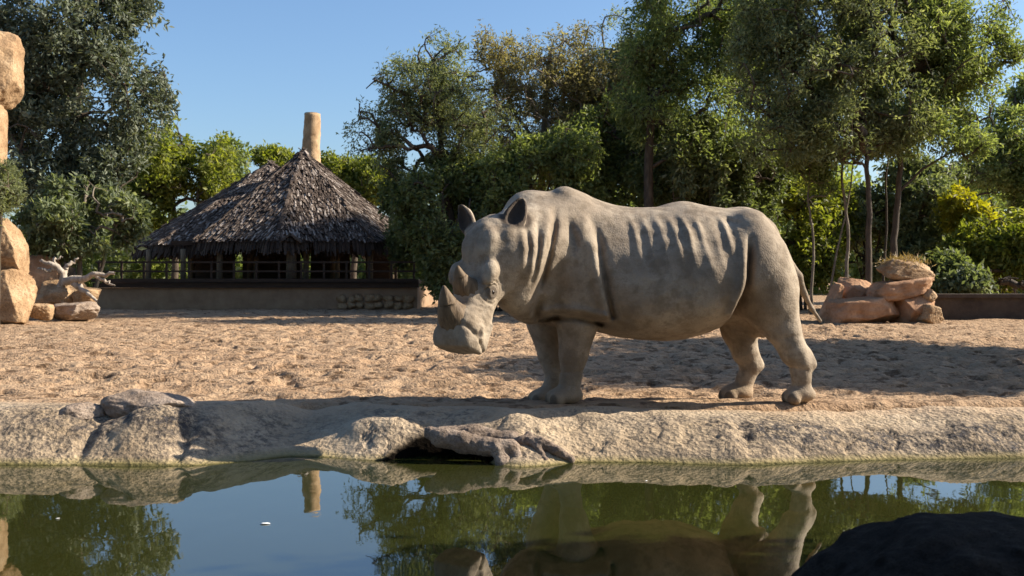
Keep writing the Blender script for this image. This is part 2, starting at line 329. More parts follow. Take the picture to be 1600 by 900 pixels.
# ------------------------------------------------------------------ signed-field sculpting (surface nets)
class Field:
    def __init__(s, lo, hi, h):
        s.lo = np.array(lo, float); s.h = h
        s.n = np.ceil((np.array(hi)-s.lo)/h).astype(int)+1
        s.F = np.full(s.n, 0.5, np.float32)
        s.ax = [s.lo[i]+h*np.arange(s.n[i]) for i in range(3)]
    def win(s, lo, hi):
        a = np.clip(((np.array(lo)-s.lo)/s.h).astype(int), 0, s.n-1); b = np.clip(((np.array(hi)-s.lo)/s.h).astype(int)+2, 1, s.n)
        sl = tuple(slice(a[i], b[i]) for i in range(3))
        g = np.meshgrid(*[s.ax[i][sl[i]].astype(np.float32) for i in range(3)], indexing='ij', sparse=True)
        return sl, g
    def smin(s, sl, d, k):
        a = s.F[sl]; hh = np.clip(0.5+0.5*(a-d)/k, 0, 1); s.F[sl] = a*(1-hh)+d*hh-k*hh*(1-hh)
    def smax(s, sl, d, k):       # subtract: keep where d > 0
        a = -s.F[sl]; hh = np.clip(0.5+0.5*(a-d)/k, 0, 1); s.F[sl] = -(a*(1-hh)+d*hh-k*hh*(1-hh))
    def cone(s, a, b, ra, rb, k=.06, sy=1.0, sx=1.0):
        a = np.array(a, float); b = np.array(b, float); r = max(ra, rb)*max(1, 1/sy, 1/sx)+k+.06
        sl, (x, y, z) = s.win(np.minimum(a, b)-r, np.maximum(a, b)+r)
        ab = (b-a)*np.array([sx, sy, 1]); L2 = max(float(ab @ ab), 1e-9)
        px, py, pz = (x-a[0])*sx, (y-a[1])*sy, z-a[2]
        t = np.clip((px*ab[0]+py*ab[1]+pz*ab[2])/L2, 0, 1)
        d = np.sqrt((px-t*ab[0])**2+(py-t*ab[1])**2+(pz-t*ab[2])**2)-(ra+(rb-ra)*t)
        s.smin(sl, d.astype(np.float32), k)
    def chain(s, pts, k=.06, sy=1.0, sx=1.0):
        for (a, ra), (b, rb) in zip(pts[:-1], pts[1:]): s.cone(a, b, ra, rb, k, sy, sx)
    def ellipsoid(s, c, R, rad, k=.05, sub=False, taper=0.0):
        c = np.array(c, float); m = max(rad)*1.2+k+.05
        sl, (x, y, z) = s.win(c-m, c+m); R = np.array(R, float)      # rows of R are the axes
        q = [R[i, 0]*(x-c[0])+R[i, 1]*(y-c[1])+R[i, 2]*(z-c[2]) for i in range(3)]
        tp = 1-taper*np.clip(q[0]/rad[0], -1, 1)
        v = np.sqrt((q[0]/rad[0])**2+(q[1]/(rad[1]*tp))**2+(q[2]/rad[2])**2)
        g = np.sqrt((q[0]/rad[0]**2)**2+(q[1]/rad[1]**2)**2+(q[2]/rad[2]**2)**2)+1e-6
        d = (v*(v-1)/g).astype(np.float32)
        (s.smax if sub else s.smin)(sl, d, k)
    def nets(s):
        F = s.F; neg = F < 0
        c = np.zeros(tuple(s.n-1), np.int8)
        offs = [(i, j, k) for i in (0, 1) for j in (0, 1) for k in (0, 1)]
        for (i, j, k) in offs: c += neg[i:s.n[0]-1+i, j:s.n[1]-1+j, k:s.n[2]-1+k]
        act = np.argwhere((c > 0) & (c < 8)); idx = np.full(tuple(s.n-1), -1, np.int32); idx[tuple(act.T)] = np.arange(len(act))
        vals = [F[act[:, 0]+i, act[:, 1]+j, act[:, 2]+k] for (i, j, k) in offs]
        acc = np.zeros((len(act), 3)); cnt = np.zeros(len(act))
        for a in range(8):
            for b in range(a+1, 8):
                oa, ob = np.array(offs[a]), np.array(offs[b])
                if np.abs(oa-ob).sum() != 1: continue
                m = (vals[a] < 0) != (vals[b] < 0)
                t = np.where(m, vals[a]/(vals[a]-vals[b]+1e-12), 0)
                acc += np.where(m[:, None], oa+(ob-oa)*t[:, None], 0); cnt += m
        V = s.lo+s.h*(act+acc/cnt[:, None])
        Q = []
        for axn in range(3):
            d = np.zeros(3, int); d[axn] = 1
            A = neg[:s.n[0]-d[0], :s.n[1]-d[1], :s.n[2]-d[2]]; B = neg[d[0]:, d[1]:, d[2]:]
            e = np.argwhere(A != B); u, v = [(1, 2), (2, 0), (0, 1)][axn]
            e = e[(e[:, u] > 0) & (e[:, v] > 0) & (e[:, u] < s.n[u]-1) & (e[:, v] < s.n[v]-1)]
            flip = ~A[tuple(e.T)]
            eu = np.zeros(3, int); eu[u] = 1; ev = np.zeros(3, int); ev[v] = 1
            q = np.stack([idx[tuple((e-eu-ev).T)], idx[tuple((e-ev).T)], idx[tuple(e.T)], idx[tuple((e-eu).T)]], 1)
            q[flip] = q[flip][:, ::-1]; Q.append(q)
        Q = np.concatenate(Q); return V, Q[(Q >= 0).all(1)]
def vert_normals(V, Q):
    n = np.cross(V[Q[:, 2]]-V[Q[:, 0]], V[Q[:, 3]]-V[Q[:, 1]]); o = np.zeros_like(V)
    for k in range(4): np.add.at(o, Q[:, k], n)
    return o/(np.linalg.norm(o, axis=1)[:, None]+1e-12)
def relax(V, Q, it=2, f=0.5):
    for _ in range(it):
        s = np.zeros_like(V); c = np.zeros(len(V))
        for a, b in ((0, 1), (1, 2), (2, 3), (3, 0)):
            np.add.at(s, Q[:, a], V[Q[:, b]]); np.add.at(c, Q[:, a], 1); np.add.at(s, Q[:, b], V[Q[:, a]]); np.add.at(c, Q[:, b], 1)
        V = V+f*(s/c[:, None]-V)
    return V
def table(keys, x):              # smooth interpolation of rows (x, a, b, ...)
    k = np.array(sorted(keys), float); d = np.linspace(k[0, 0], k[-1, 0], 400)
    out = []
    for c in range(1, k.shape[1]):
        v = np.interp(d, k[:, 0], k[:, c]); kk = np.exp(-np.linspace(-2, 2, 31)**2)
        v2 = np.convolve(np.pad(v, 15, mode='reflect', reflect_type='odd'), kk/kk.sum(), 'valid'); out.append(np.interp(x, d, v2))
    return out
def seg_dist(px, pz, line):
    best = np.full(px.shape, 9.0)
    for (a, b) in zip(line[:-1], line[1:]):
        ab = np.array(b)-np.array(a); t = np.clip(((px-a[0])*ab[0]+(pz-a[1])*ab[1])/(ab @ ab), 0, 1)
        best = np.minimum(best, np.hypot(px-a[0]-t*ab[0], pz-a[1]-t*ab[1]))
    return best

# ------------------------------------------------------------------ rhinoceros
def build_rhino():
    MID, NEAR, FAR = 8.72, 8.42, 8.83
    fld = Field((-1.05, 7.05, 0.22), (2.85, 9.45, 2.15), 0.0125)
    # torso: a loft of pear-shaped sections
    rows = [(812, 352, 440, .20), (835, 306, 490, .36), (858, 302, 500, .44), (882, 297, 506, .50), (908, 300, 512, .535), (935, 313, 520, .57), (965, 322, 528, .61), (1000, 325, 532, .65), (1035, 323, 534, .68),
            (1066, 317, 531, .685), (1100, 322, 521, .67), (1135, 326, 503, .63), (1165, 326, 486, .58), (1180, 334, 474, .53), (1198, 353, 465, .47), (1213, 378, 462, .40), (1228, 408, 460, .28), (1240, 428, 452, .15)]
    keys = []
    for (px, t, b, hw) in rows:
        keys.append((P(px, 0, MID)[0], P(0, t, MID)[2], P(0, b, MID-.12)[2], hw))
    sl, (x, y, z) = fld.win((keys[0][0], 7.8, .4), (keys[-1][0], 9.45, 2.15))
    tp, bt, hw = [a.reshape(x.shape) for a in table(keys, x.ravel())]
    zc, hz = (tp+bt)/2, (tp-bt)/2; t = (z-zc)/hz; yy = (y-MID)
    tt = np.clip(t, -1.2, 1.2); we = hw*(1-0.24*tt-0.05*tt*tt)
    v = (np.abs(yy/we)**2.15+np.abs(t)**2.25)**(1/2.2)
    fld.smin(sl, ((v-1)*np.minimum(hw, hz)*0.9).astype(np.float32), .04)
    p = lambda px, py, d: np.array(P(px, py, d))
    # spine knobs, hip bones
    fld.ellipsoid(p(1065, 330, MID), np.eye(3), (.17, .10, .07), .06)
    for dy in (-.33, .33): fld.ellipsoid(p(1176, 350, MID+dy*.8), np.eye(3), (.09, .08, .07), .10)
    fld.ellipsoid(p(1163, 338, MID), np.eye(3), (.13, .10, .06), .08)
    # shoulders and thighs
    for dy in (-.27, .27):
        fld.ellipsoid(p(893, 415, MID+dy), np.array([[.35, 0, -.94], [.94, 0, .35], [0, 1, 0]]), (.50, .30, .29), .10)
        fld.ellipsoid(p(890, 355, MID+dy*.55), np.array([[.2, 0, -.98], [.98, 0, .2], [0, 1, 0]]), (.34, .17, .20), .10)
        fld.ellipsoid(p(905, 462, MID+dy*1.10), np.eye(3), (.25, .24, .26), .08)
    fld.ellipsoid(p(1190, 430, 8.45), np.array([[.30, 0, -.954], [.954, 0, .30], [0, 1, 0]]), (.54, .262, .30), .08)
    fld.ellipsoid(p(1178, 428, 8.98), np.array([[-.10, 0, -.99], [.99, 0, -.10], [0, 1, 0]]), (.52, .25, .28), .08)
    # legs
    fld.chain([(p(902, 470, NEAR), .205), (p(902, 503, NEAR), .172), (p(896, 553, NEAR), .116), (p(893, 590, NEAR), .086), (p(890, 614, NEAR), .092)], .025)
    fld.chain([(p(855, 470, FAR), .195), (p(853, 503, FAR), .165), (p(861, 553, FAR), .114), (p(868, 590, FAR), .086), (p(862, 611, FAR), .092)], .025)
    fld.chain([(p(1208, 465, 8.42), .215), (p(1224, 512, 8.40), .155), (p(1241, 550, 8.38), .108), (p(1251, 568, 8.38), .090), (p(1252, 590, 8.38), .075), (p(1252, 612, 8.38), .082)], .025)
    fld.cone(p(1262, 553, 8.38), p(1269, 569, 8.38), .026, .032, .05)
    fld.chain([(p(1150, 480, 8.86), .20), (p(1156, 515, 8.84), .155), (p(1165, 551, 8.80), .106), (p(1174, 570, 8.80), .086), (p(1165, 592, 8.80), .073), (p(1159, 611, 8.80), .080)], .025)
    fld.cone(p(1180, 556, 8.80), p(1188, 571, 8.80), .026, .031, .05)
    # feet: a flattened pad with three toes
    toes = []
    for (px, d, fw, fx) in ((885, NEAR, .138, -1), (856, FAR, .138, -1), (1250, 8.38, .122, -1), (1152, 8.80, .122, -1)):
        g0 = gz((px-800)*d/FPX, d)-0.012
        c = np.array([(px-800)*d/FPX, d, g0])
        fld.ellipsoid(c+(0, 0, .075), np.eye(3), (fw+.010, fw*.95, .072), .035)
        for a in (-48, 0, 48):
            dr = np.array([-cos(radians(a)), -sin(radians(a)), 0])
            toes.append(c+dr*(fw+.032)+(0, 0, .040))
            fld.ellipsoid(c+dr*(fw-.015)+(0, 0, .045), np.array([[dr[0], dr[1], 0], [-dr[1], dr[0], 0], [0, 0, 1]]), (.055, .062, .062), .018)
        # flat sole
        sl2, (x2, y2, z2) = fld.win(c-(.3, .3, .2), c+(.3, .3, .02)); fld.smax(sl2, (z2-g0+0*x2+0*y2).astype(np.float32), .012)
    # neck
    fld.chain([(p(872, 385, MID), .42), (p(838, 388, 8.52), .405), (p(815, 392, 8.30), .33), (p(796, 400, 8.10), .27)], .10)
    fld.chain([(p(870, 440, MID-.05), .38), (p(836, 452, 8.48), .27), (p(806, 455, 8.18), .18)], .10)
    fld.ellipsoid(p(826, 322, 8.58), np.eye(3), (.17, .17, .13), .10)
    # head: local frame u down the face, vv to its left side, n out of the forehead
    az, pit = radians(35), radians(68)
    hd = np.array([-sin(az), -cos(az), 0.]); zz = np.array([0, 0, 1.])
    u = cos(pit)*hd-sin(pit)*zz; n = sin(pit)*hd+cos(pit)*zz; vv = np.array([cos(az), -sin(az), 0.])
    O = p(757, 350, 7.98)
    H = lambda a, b, c: O+a*u+b*vv+c*n
    hk = [(-.12, .10, -.08, -.20), (-.04, .185, .00, -.33), (.08, .225, .035, -.41), (.22, .228, .045, -.43), (.35, .210, .025, -.40), (.46, .180, .015, -.335), (.57, .156, .04, -.27), (.70, .154, .075, -.235), (.82, .172, .10, -.225),
          (.91, .185, .11, -.215), (.98, .190, .10, -.20), (1.02, .175, .07, -.17)]
    cx = (H(.5, 0, -.15)); sl, (x, y, z) = fld.win(cx-.85, cx+.85)
    q = [(x-O[0])*m[0]+(y-O[1])*m[1]+(z-O[2])*m[2] for m in (u, vv, n)]
    hw, tp, bt = [a.reshape(q[0].shape) for a in table(hk, q[0].ravel())]
    nc, hn = (tp+bt)/2, (tp-bt)/2; t = (q[2]-nc)/np.maximum(hn, .02)
    sq = 2.3+2.2*smooth(.6, .9, q[0])
    v = (np.abs(q[1]/(hw*(1-.10*np.clip(t, -1, 1)*smooth(.5, .2, q[0]))))**sq+np.abs(t)**sq)**(1/sq)
    d = (v-1)*np.minimum(hw, hn); d = np.maximum(d, np.maximum(-.12-q[0], q[0]-1.02))
    fld.smin(sl, d.astype(np.float32), .05)
    # brow ridges, cheek, eyelids, nostrils, lips
    Rh = np.array([u, vv, n])
    for s in (-1, 1):
        fld.ellipsoid(H(.41, s*.160, -.01), Rh, (.10, .055, .06), .04)
        fld.ellipsoid(H(.535, s*.160, -.075), Rh, (.055, .030, .045), .03)
        fld.ellipsoid(H(.27, s*.165, -.24), Rh, (.17, .075, .13), .06)
        fld.ellipsoid(H(.66, s*.125, -.10), Rh, (.12, .04, .05), .04)
        fld.ellipsoid(H(.88, s*.172, -.03), Rh, (.075, .035, .055), .03)
        fld.ellipsoid(H(.885, s*.208, -.030), Rh, (.034, .030, .026), .012, sub=True)
        fld.ellipsoid(H(.54, s*.200, -.075), Rh, (.022, .022, .018), .012, sub=True)
        fld.cone(H(.78, s*.175, -.17), H(.98, s*.172, -.13), .016, .010, .02)
    fld.ellipsoid(H(.84, 0, .085), Rh, (.12, .13, .05), .05)
    fld.ellipsoid(H(.57, 0, .045), Rh, (.09, .09, .05), .05)
    fld.ellipsoid(H(.17, 0, .02), Rh, (.14, .15, .05), .06)
    # ears: tapered cups
    ears = []
    for s, tip, face in ((1, (-.96, .02, -.16), (.15, .35, .92)), (-1, (-.80, -.62, .02), (.25, -.35, .90))):
        a = Rh.T @ np.array(tip); a /= np.linalg.norm(a); f = Rh.T @ np.array(face); f -= a*(f @ a); f /= np.linalg.norm(f); sd = np.cross(a, f)
        b0 = H(.03, s*.185, -.10); R3 = np.array([a, sd, f])
        fld.cone(b0-a*.03, b0+a*.07, .062, .052, .04)
        c0 = b0+a*.165
        fld.ellipsoid(c0, R3, (.160, .088, .055), .02, taper=.34)
        fld.ellipsoid(c0+f*.040+a*.012, R3, (.138, .064, .062), .010, sub=True, taper=.34)
        ears.append((c0+f*.015, .165, f))
    # tail, sheath, flank fold
    fld.chain([(p(1222, 398, MID), .05), (p(1246, 432, MID), .042), (p(1256, 458, MID+.02), .026), (p(1268, 482, MID+.03), .019), (p(1282, 502, MID+.04), .017)], .03)
    fld.chain([(p(1140, 487, 8.70), .10), (p(1168, 497, 8.70), .06), (p(1184, 515, 8.70), .040), (p(1193, 523, 8.70), .030)], .05)
    # ----- folds, ribs: carved into the field on a narrow band
    band = np.argwhere(np.abs(fld.F) < .10); pts = fld.lo+fld.h*band
    # picture position of each point, seen as a drawing on the flank
    dn = 8.2
    Xp, Zp = pts[:, 0], pts[:, 2]; lat = np.abs(pts[:, 1]-MID)
    L2 = lambda pl: [tuple(np.array(P(a, b, dn))[[0, 2]]) for a, b in pl]
    add = np.zeros(len(pts)); body = smooth(.05, .22, lat)
    def fold(pl, A, s, ridge=0, off=0, mask=1.0, ends=(1, 1)):
        nonlocal add
        pz = 430-(Zp-CAM_H)*FPX/dn; ys = [b for a, b in pl]; lo, hi = min(ys), max(ys); sp = max((hi-lo)*.38, 1)
        if hi-lo > 40: mask = mask*(smooth(lo-6, lo+sp, pz) if ends[0] else 1)*(smooth(hi+6, hi-sp, pz) if ends[1] else 1)
        dd = seg_dist(Xp, Zp, L2(pl)); add += A*np.exp(-(dd/s)**2)*mask
        if ridge:
            d2 = seg_dist(Xp, Zp, L2([(a+off*1.3, b) for a, b in pl])); add -= ridge*np.exp(-(d2/(s*1.6))**2)*mask
    nearside = smooth(MID-.05, MID-.2, pts[:, 1])
    bodyx = smooth(*[P(q, 0, dn)[0] for q in (838, 850)], Xp)
    fold([(927, 335), (936, 372), (941, 415), (949, 455), (958, 494)], .050, .028, .030, -10, body, (1, 0))
    fold([(868, 318), (866, 355), (857, 400), (846, 440), (832, 474)], .055, .024, .032, -8, body*nearside)
    fold([(838, 340), (842, 385), (836, 425), (826, 455)], .030, .018, .018, -6, body*nearside)
    fold([(820, 352), (827, 390), (822, 425)], .026, .016, .018, -6, body*nearside)
    fold([(889, 338), (892, 360), (899, 385), (893, 405)], .035, .035, .012, 12, body)
    fold([(915, 330), (912, 360), (905, 392)], -.014, .035, 0, 0, body)
    fold([(1174, 362), (1170, 400), (1167, 435), (1162, 463), (1152, 490)], .085, .026, .036, -10, body, (1, 0))
    fold([(1166, 450), (1160, 475), (1156, 505)], .09, .05, 0, 0, nearside, (1, 0))
    fold([(836, 505), (868, 498), (905, 498), (945, 508)], .050, .022, 0, 0, body*bodyx*nearside)
    fold([(836, 490), (868, 483), (905, 484), (948, 494)], -.030, .030, 0, 0, body*bodyx*nearside)
    fold([(846, 462), (838, 482), (842, 506)], .055, .035, 0, 0, body*nearside)
    fold([(1146, 343), (1156, 348)], .022, .025, 0, 0, body)
    fold([(1200, 522), (1225, 530), (1256, 527)], .005, .016, 0, 0, 1.0)
    fold([(1238, 577), (1268, 580)], .012, .012, 0, 0, 1.0)
    fold([(868, 585), (912, 583)], .010, .012, 0, 0, 1.0)
    # ribs
    pxx = 800+Xp*FPX/dn; pyy = HOR-(Zp-CAM_H)*FPX/dn
    ph = (pxx-0.30*(pyy-340)+4*np.sin(pyy*.05))/20.5*2*pi
    win = smooth(965, 1010, pxx)*smooth(1165, 1140, pxx)*smooth(330, 352, pyy)*smooth(446, 365, pyy)*body
    add += win*(-.015)*(np.maximum(np.cos(ph), -.35))*(.7+.5*vnoise(np.stack([pxx/21, pyy/60, 0*pxx], -1)))
    # broad muscle relief
    add -= .022*fbm(pts*3.1, 3)*body
    # face wrinkles round the eye and on the brow
    hu = (pts-O) @ u; hv = (pts-O) @ vv; hn_ = (pts-O) @ n
    on = (smooth(-.1, .0, hu)*smooth(1.12, 1.05, hu)*smooth(.30, .24, np.abs(hv))*smooth(-.55, -.45, hn_))
    r = np.hypot(hu-.54, (hn_+.075)*1.1); side = smooth(.10, .15, np.abs(hv))
    add += on*side*.010*np.cos(r/.030*2*pi)*smooth(.15, .08, r)*smooth(.02, .04, r)
    add += on*.006*np.cos((hu+.25*np.abs(hv)+.03*vnoise(pts*14))/.045*2*pi)*smooth(.60, .66, hu)*smooth(.82, .74, hu)*side*(.5+.8*vnoise(pts*9))
    add += on*.022*np.exp(-(((hu-.93)+.55*(hn_+.02))/.016)**2)*smooth(.84, .88, hu)
    add += on*.0045*np.sin(hu/.026*pi+5*vnoise(pts*6))*smooth(.55, .62, hu)*smooth(.90, .84, hu)*smooth(.06, .12, np.abs(hv))*(.4+.9*np.abs(vnoise(pts*11)))
    add += on*.007*fbm(pts*13, 3)
    add += on*.018*np.exp(-((hu-.25)/.06)**2-(hv/.025)**2)*smooth(-.1, 0, hn_)
    fld.F[tuple(band.T)] += add.astype(np.float32)
    V, Q = fld.nets(); V = relax(V, Q, 2, .5)
    Nn = vert_normals(V, Q); V = V+Nn*(.004*fbm(V*16, 3))[:, None]
    # colour masks: dust on feet, dark hollows of ears and nostrils
    g = V[:, 2]; mud = np.clip(smooth(.48, .32, g)*(.5+.6*fbm(V*5, 3)), 0, .8)
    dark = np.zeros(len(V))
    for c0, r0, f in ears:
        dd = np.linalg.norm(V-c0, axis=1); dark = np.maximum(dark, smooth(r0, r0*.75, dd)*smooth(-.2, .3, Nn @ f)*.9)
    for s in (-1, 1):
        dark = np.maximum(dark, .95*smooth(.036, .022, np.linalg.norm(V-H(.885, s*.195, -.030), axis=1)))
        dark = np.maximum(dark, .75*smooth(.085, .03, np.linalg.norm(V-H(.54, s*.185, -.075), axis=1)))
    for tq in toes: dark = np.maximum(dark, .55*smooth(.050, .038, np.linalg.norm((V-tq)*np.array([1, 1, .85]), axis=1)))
    base = Vector((1.1, MID, gz(1.1, MID)))
    root = thing('rhinoceros', 'dusty grey brown white rhinoceros standing on sand with lowered head', 'rhinoceros', base)
    off = np.array(base)
    obj('body', fast_mesh('rhino_body', V-off, Q, True, {'mud': ('POINT', mud), 'dark': ('POINT', dark)}), M['skin'], root)
    # horns, with fibrous grooves
    def horn(pts, rad, seed):
        pts = np.array(pts); m = 26; t = np.linspace(0, 1, m)
        b = ((1-t)**2)[:, None]*pts[0]+(2*t*(1-t))[:, None]*pts[1]+(t**2)[:, None]*pts[2]
        mb = MB(); rr = rad*(1-t)**.82+.008; rr[0] *= 1.08; mb.tube(b, rr, 28)
        V = np.concatenate(mb.V); ctr = np.repeat(b, 28, 0); dirn = V-ctr
        th = np.tile(np.arange(28), m); k = .04*np.sin(th*2.9+seed)+.06*vnoise(np.stack([th*.9, np.repeat(t*3, 28), 0*th+seed], -1))
        V = ctr+dirn*(1+k)[:, None]
        return fast_mesh('horn', V-off, np.concatenate(mb.Q), True)
    obj('horn', horn([H(.82, 0, .03), H(.79, 0, .19), H(.63, 0, .29)], .140, 1), M['horn'], root)['label'] = 'long tapered front horn curving upward from the muzzle'
    obj('horn', horn([H(.56, 0, -.01), H(.54, 0, .13), H(.43, 0, .19)], .105, 4), M['horn'], root)['label'] = 'short blunt rear horn'
    for s in (-1, 1):
        bmh = bmesh.new(); bmesh.ops.create_uvsphere(bmh, u_segments=14, v_segments=10, radius=.020)
        me = bpy.data.meshes.new('eye'); bmh.to_mesh(me); bmh.free()
        for pl in me.polygons: pl.use_smooth = True
        obj('eye', me, M['eye'], root, Vector(H(.54, s*.172, -.073))-base)
    return root
build_rhino()

# ------------------------------------------------------------------ rocks
_ico = {}
def ico(sub):
    if sub not in _ico:
        bm = bmesh.new(); bmesh.ops.create_icosphere(bm, subdivisions=sub, radius=1); bm.verts.ensure_lookup_table()
        _ico[sub] = (np.array([v.co[:] for v in bm.verts]), np.array([[v.index for v in f.verts] for f in bm.faces])); bm.free()
    return _ico[sub]
def rock_mesh(size, seed, p=2.6, facets=9, rough=.06, sub=5, cut=.82, rot=(0, 0, 0)):
    V, F = ico(sub); rs = np.random.RandomState(seed)
    r = 1/(np.abs(V)**p).sum(1)**(1/p); V = V*r[:, None]
    for _ in range(facets):
        nn = rs.randn(3); nn /= np.linalg.norm(nn); o = cut*(.85+.3*rs.rand())
        dd = V @ nn-o; V = V-np.where(dd > 0, dd, 0)[:, None]*nn*.92
    V = V*(1+rough*2.0*fbm(V*1.6+seed, 3)+rough*.9*fbm(V*6+seed*2, 4, .6))[:, None]
    V = V*np.array(size)
    R = np.array(Matrix.Rotation(rot[2], 3, 'Z') @ Matrix.Rotation(rot[1], 3, 'Y') @ Matrix.Rotation(rot[0], 3, 'X'))
    return fast_mesh('rock', V @ R.T, F, True)
def rock(name, label, cat, c, size, seed, mat, group=None, parent=None, **kw):
    o = obj(name, rock_mesh(size, seed, **kw), M[mat], parent, c)
    if parent is None: tag(o, label, cat, group)
    return o
# dark boulder in the near water
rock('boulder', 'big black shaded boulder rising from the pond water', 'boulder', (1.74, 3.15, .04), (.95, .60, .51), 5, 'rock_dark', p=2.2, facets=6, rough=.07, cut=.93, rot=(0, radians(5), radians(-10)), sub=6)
# stones on the left bank
c = P(232, 644, 7.93); rock('flat_stone', 'grey rough flat stone lying on top of the pond bank', 'stone', c, (.35, .21, .150), 11, 'rock_grey', rough=.10, cut=.9, p=3.4, rot=(0, radians(6), radians(-12)))
c = P(135, 646, 7.86); rock('flat_stone', 'small dark low stone beside the grey flat stone on the bank', 'stone', c, (.20, .14, .085), 12, 'rock_grey', rough=.10, rot=(0, radians(-4), .2))
c = P(292, 650, 7.95); rock('stone_chip', 'small tan angular stone at the pointed end of the grey flat stone', 'stone', c, (.075, .08, .05), 14, 'rock_tan', rot=(0, .5, 0), sub=4)
c = P(308, 680, 7.73); rock('stone_chip', 'thin pointed tan stone lower on the bank slope', 'stone', c, (.10, .05, .03), 15, 'rock_tan', rot=(0, .1, .2), sub=4)
# ledge over the dark hollow (sculpted)
def ledge():
    f = Field((-1.0, 7.0, -.15), (.65, 7.95, .40), .010); p = lambda px, py, d: np.array(P(px, py, d))
    f.chain([(p(672, 676, 7.44), .045), (p(690, 684, 7.40), .062), (p(722, 690, 7.37), .070), (p(760, 697, 7.34), .060), (p(795, 700, 7.32), .058)], .04)
    f.chain([(p(690, 678, 7.56), .06), (p(740, 684, 7.56), .085), (p(800, 694, 7.52), .08), (p(850, 704, 7.50), .06)], .05)
    f.chain([(p(775, 700, 7.30), .050), (p(786, 722, 7.26), .046), (p(780, 745, 7.24), .05)], .03)
    f.chain([(p(800, 698, 7.33), .05), (p(812, 722, 7.27), .030), (p(806, 744, 7.25), .03)], .02)
    f.chain([(p(815, 690, 7.42), .045), (p(845, 692, 7.38), .040), (p(872, 705, 7.34), .032), (p(893, 720, 7.32), .024)], .03)
    f.chain([(p(838, 698, 7.36), .030), (p(852, 718, 7.28), .022), (p(845, 740, 7.26), .03)], .02)
    f.chain([(p(826, 680, 7.46), .035), (p(832, 690, 7.44), .045)], .03)
    V, Q = f.nets(); V = relax(V, Q, 1); Nn = vert_normals(V, Q)
    V = V+Nn*(.018*fbm(V*np.array([7, 14, 20]), 4, .6)+.006*fbm(V*40, 2))[:, None]
    b = np.array([-.3, 7.4, 0]); o = obj('rock_ledge', fast_mesh('rock_ledge', V-b, Q, True), M['rock_pink'], None, b)
    tag(o, 'gnarled pinkish brown ledge overhanging a dark hollow at the waterline', 'rock ledge')
ledge()
# rocks beside the rhino's tail
RP = 22.6
for (px, py, d, sx, sy, sz, sd, mt, lab, rt) in [
    (1345, 486, RP, 54, .5, 22, 21, 'rock_orange', 'long low reddish slab at the foot of the rock pile', (0, radians(-5), .1)),
    (1424, 480, RP, 28, .5, 27, 22, 'rock_orange', 'squarish brown rock under the pile of boulders beside the low wall', (0, radians(3), .3)),
    (1452, 493, RP-.35, 20, .3, 14, 23, 'rock_tan', 'pale tan wedge stone at the base of the rock pile', (0, .3, .3)),
    (1408, 452, RP+.1, 46, .5, 15, 24, 'rock_orange', 'broad orange boulder in the middle of the rock pile', (0, radians(-7), .1)),
    (1413, 424, RP+.15, 38, .45, 16, 25, 'rock_tan', 'straw topped tan boulder crowning the rock pile', (0, radians(5), .1)),
    (1448, 462, RP-.2, 10, .2, 9, 28, 'rock_tan', 'small pale stone wedged under the broad orange boulder', (0, .5, .3)),
    (1330, 456, RP+.8, 26, .35, 20, 26, 'rock_orange', 'dull brown rock behind the long slab and the slim trunk', (0, .2, .2)),
    (1300, 474, RP+.3, 11, .2, 32, 27, 'rock_orange', 'narrow leaning brown stone at the tail side of the slab', (0, radians(24), 0))]:
    k = d/FPX; rock('boulder', lab, 'rock', P(px, py, d), (sx*k, sy, sz*k), sd, mt, 'rock pile beside the low wall', p=7, facets=12, rough=.05, cut=.98, rot=rt, sub=5)
# left: stone pillar
D = 22.0; k = D/FPX
base = Vector(((12-800)*k, D, gz((12-800)*k, D))); root = thing('stone_pillar', 'tan sandstone pillar of stacked blocks with a boulder head', 'pillar', base)
for (px, py, sx, sz, sd, nm) in [(4, 466, 46, 44, 31, 'base_block'), (-2, 387, 39, 44, 32, 'upper_block'), (-28, 250, 30, 120, 33, 'shaft'), (-14, 108, 41, 60, 34, 'head_block')]:
    o = obj(nm, rock_mesh((sx*k, .50 if nm != 'shaft' else .36, sz*k), sd, p=9 if nm != 'head_block' else 4.5, facets=14, rough=.05, cut=1.04, sub=6), M['rock_tan'], root, P(px, py, D)-base)
# left: rocks and driftwood
for (px, py, d, sx, sy, sz, sd, mt, lab) in [
    (115, 487, 23.5, 34, .45, 14, 41, 'rock_grey', 'flat grey rock in front of the driftwood roots'),
    (92, 462, 24.6, 34, .5, 24, 42, 'rock_tan', 'rounded tan rock under the driftwood'),
    (136, 462, 24.4, 18, .35, 14, 43, 'rock_tan', 'small brown rock at the tip of the driftwood'),
    (64, 487, 23.0, 18, .35, 13, 44, 'rock_tan', 'low tan rock between pillar and flat grey rock'),
    (62, 440, 25.2, 24, .4, 40, 45, 'rock_orange', 'tall dark brown rock behind the driftwood next to the pillar')]:
    k = d/FPX; rock('boulder', lab, 'rock', P(px, py, d), (sx*k, sy, sz*k), sd, mt, 'rocks beside the stone pillar', p=5.0, facets=12, rough=.07, cut=.95, sub=5, rot=(0, .06*(sd-43), .4*(sd-43)))
mb = MB()
def wig(pl, d, r0, r1, seed, n=14):
    rs = np.random.RandomState(seed); a = np.array([P(x, y, d+dz) for x, y, dz in pl]); t = np.linspace(0, len(a)-1, n)
    q = np.stack([np.interp(t, np.arange(len(a)), a[:, i]) for i in range(3)], 1)+rs.randn(n, 3)*.02
    mb.tube(q, np.linspace(r0, r1, n), 7, rs.rand())
wig([(95, 452, 0), (100, 425, -.1), (80, 412, -.2), (62, 408, -.2)], 24.4, .11, .03, 1)
wig([(98, 430, 0), (108, 412, 0), (122, 404, .1)], 24.4, .08, .02, 2)
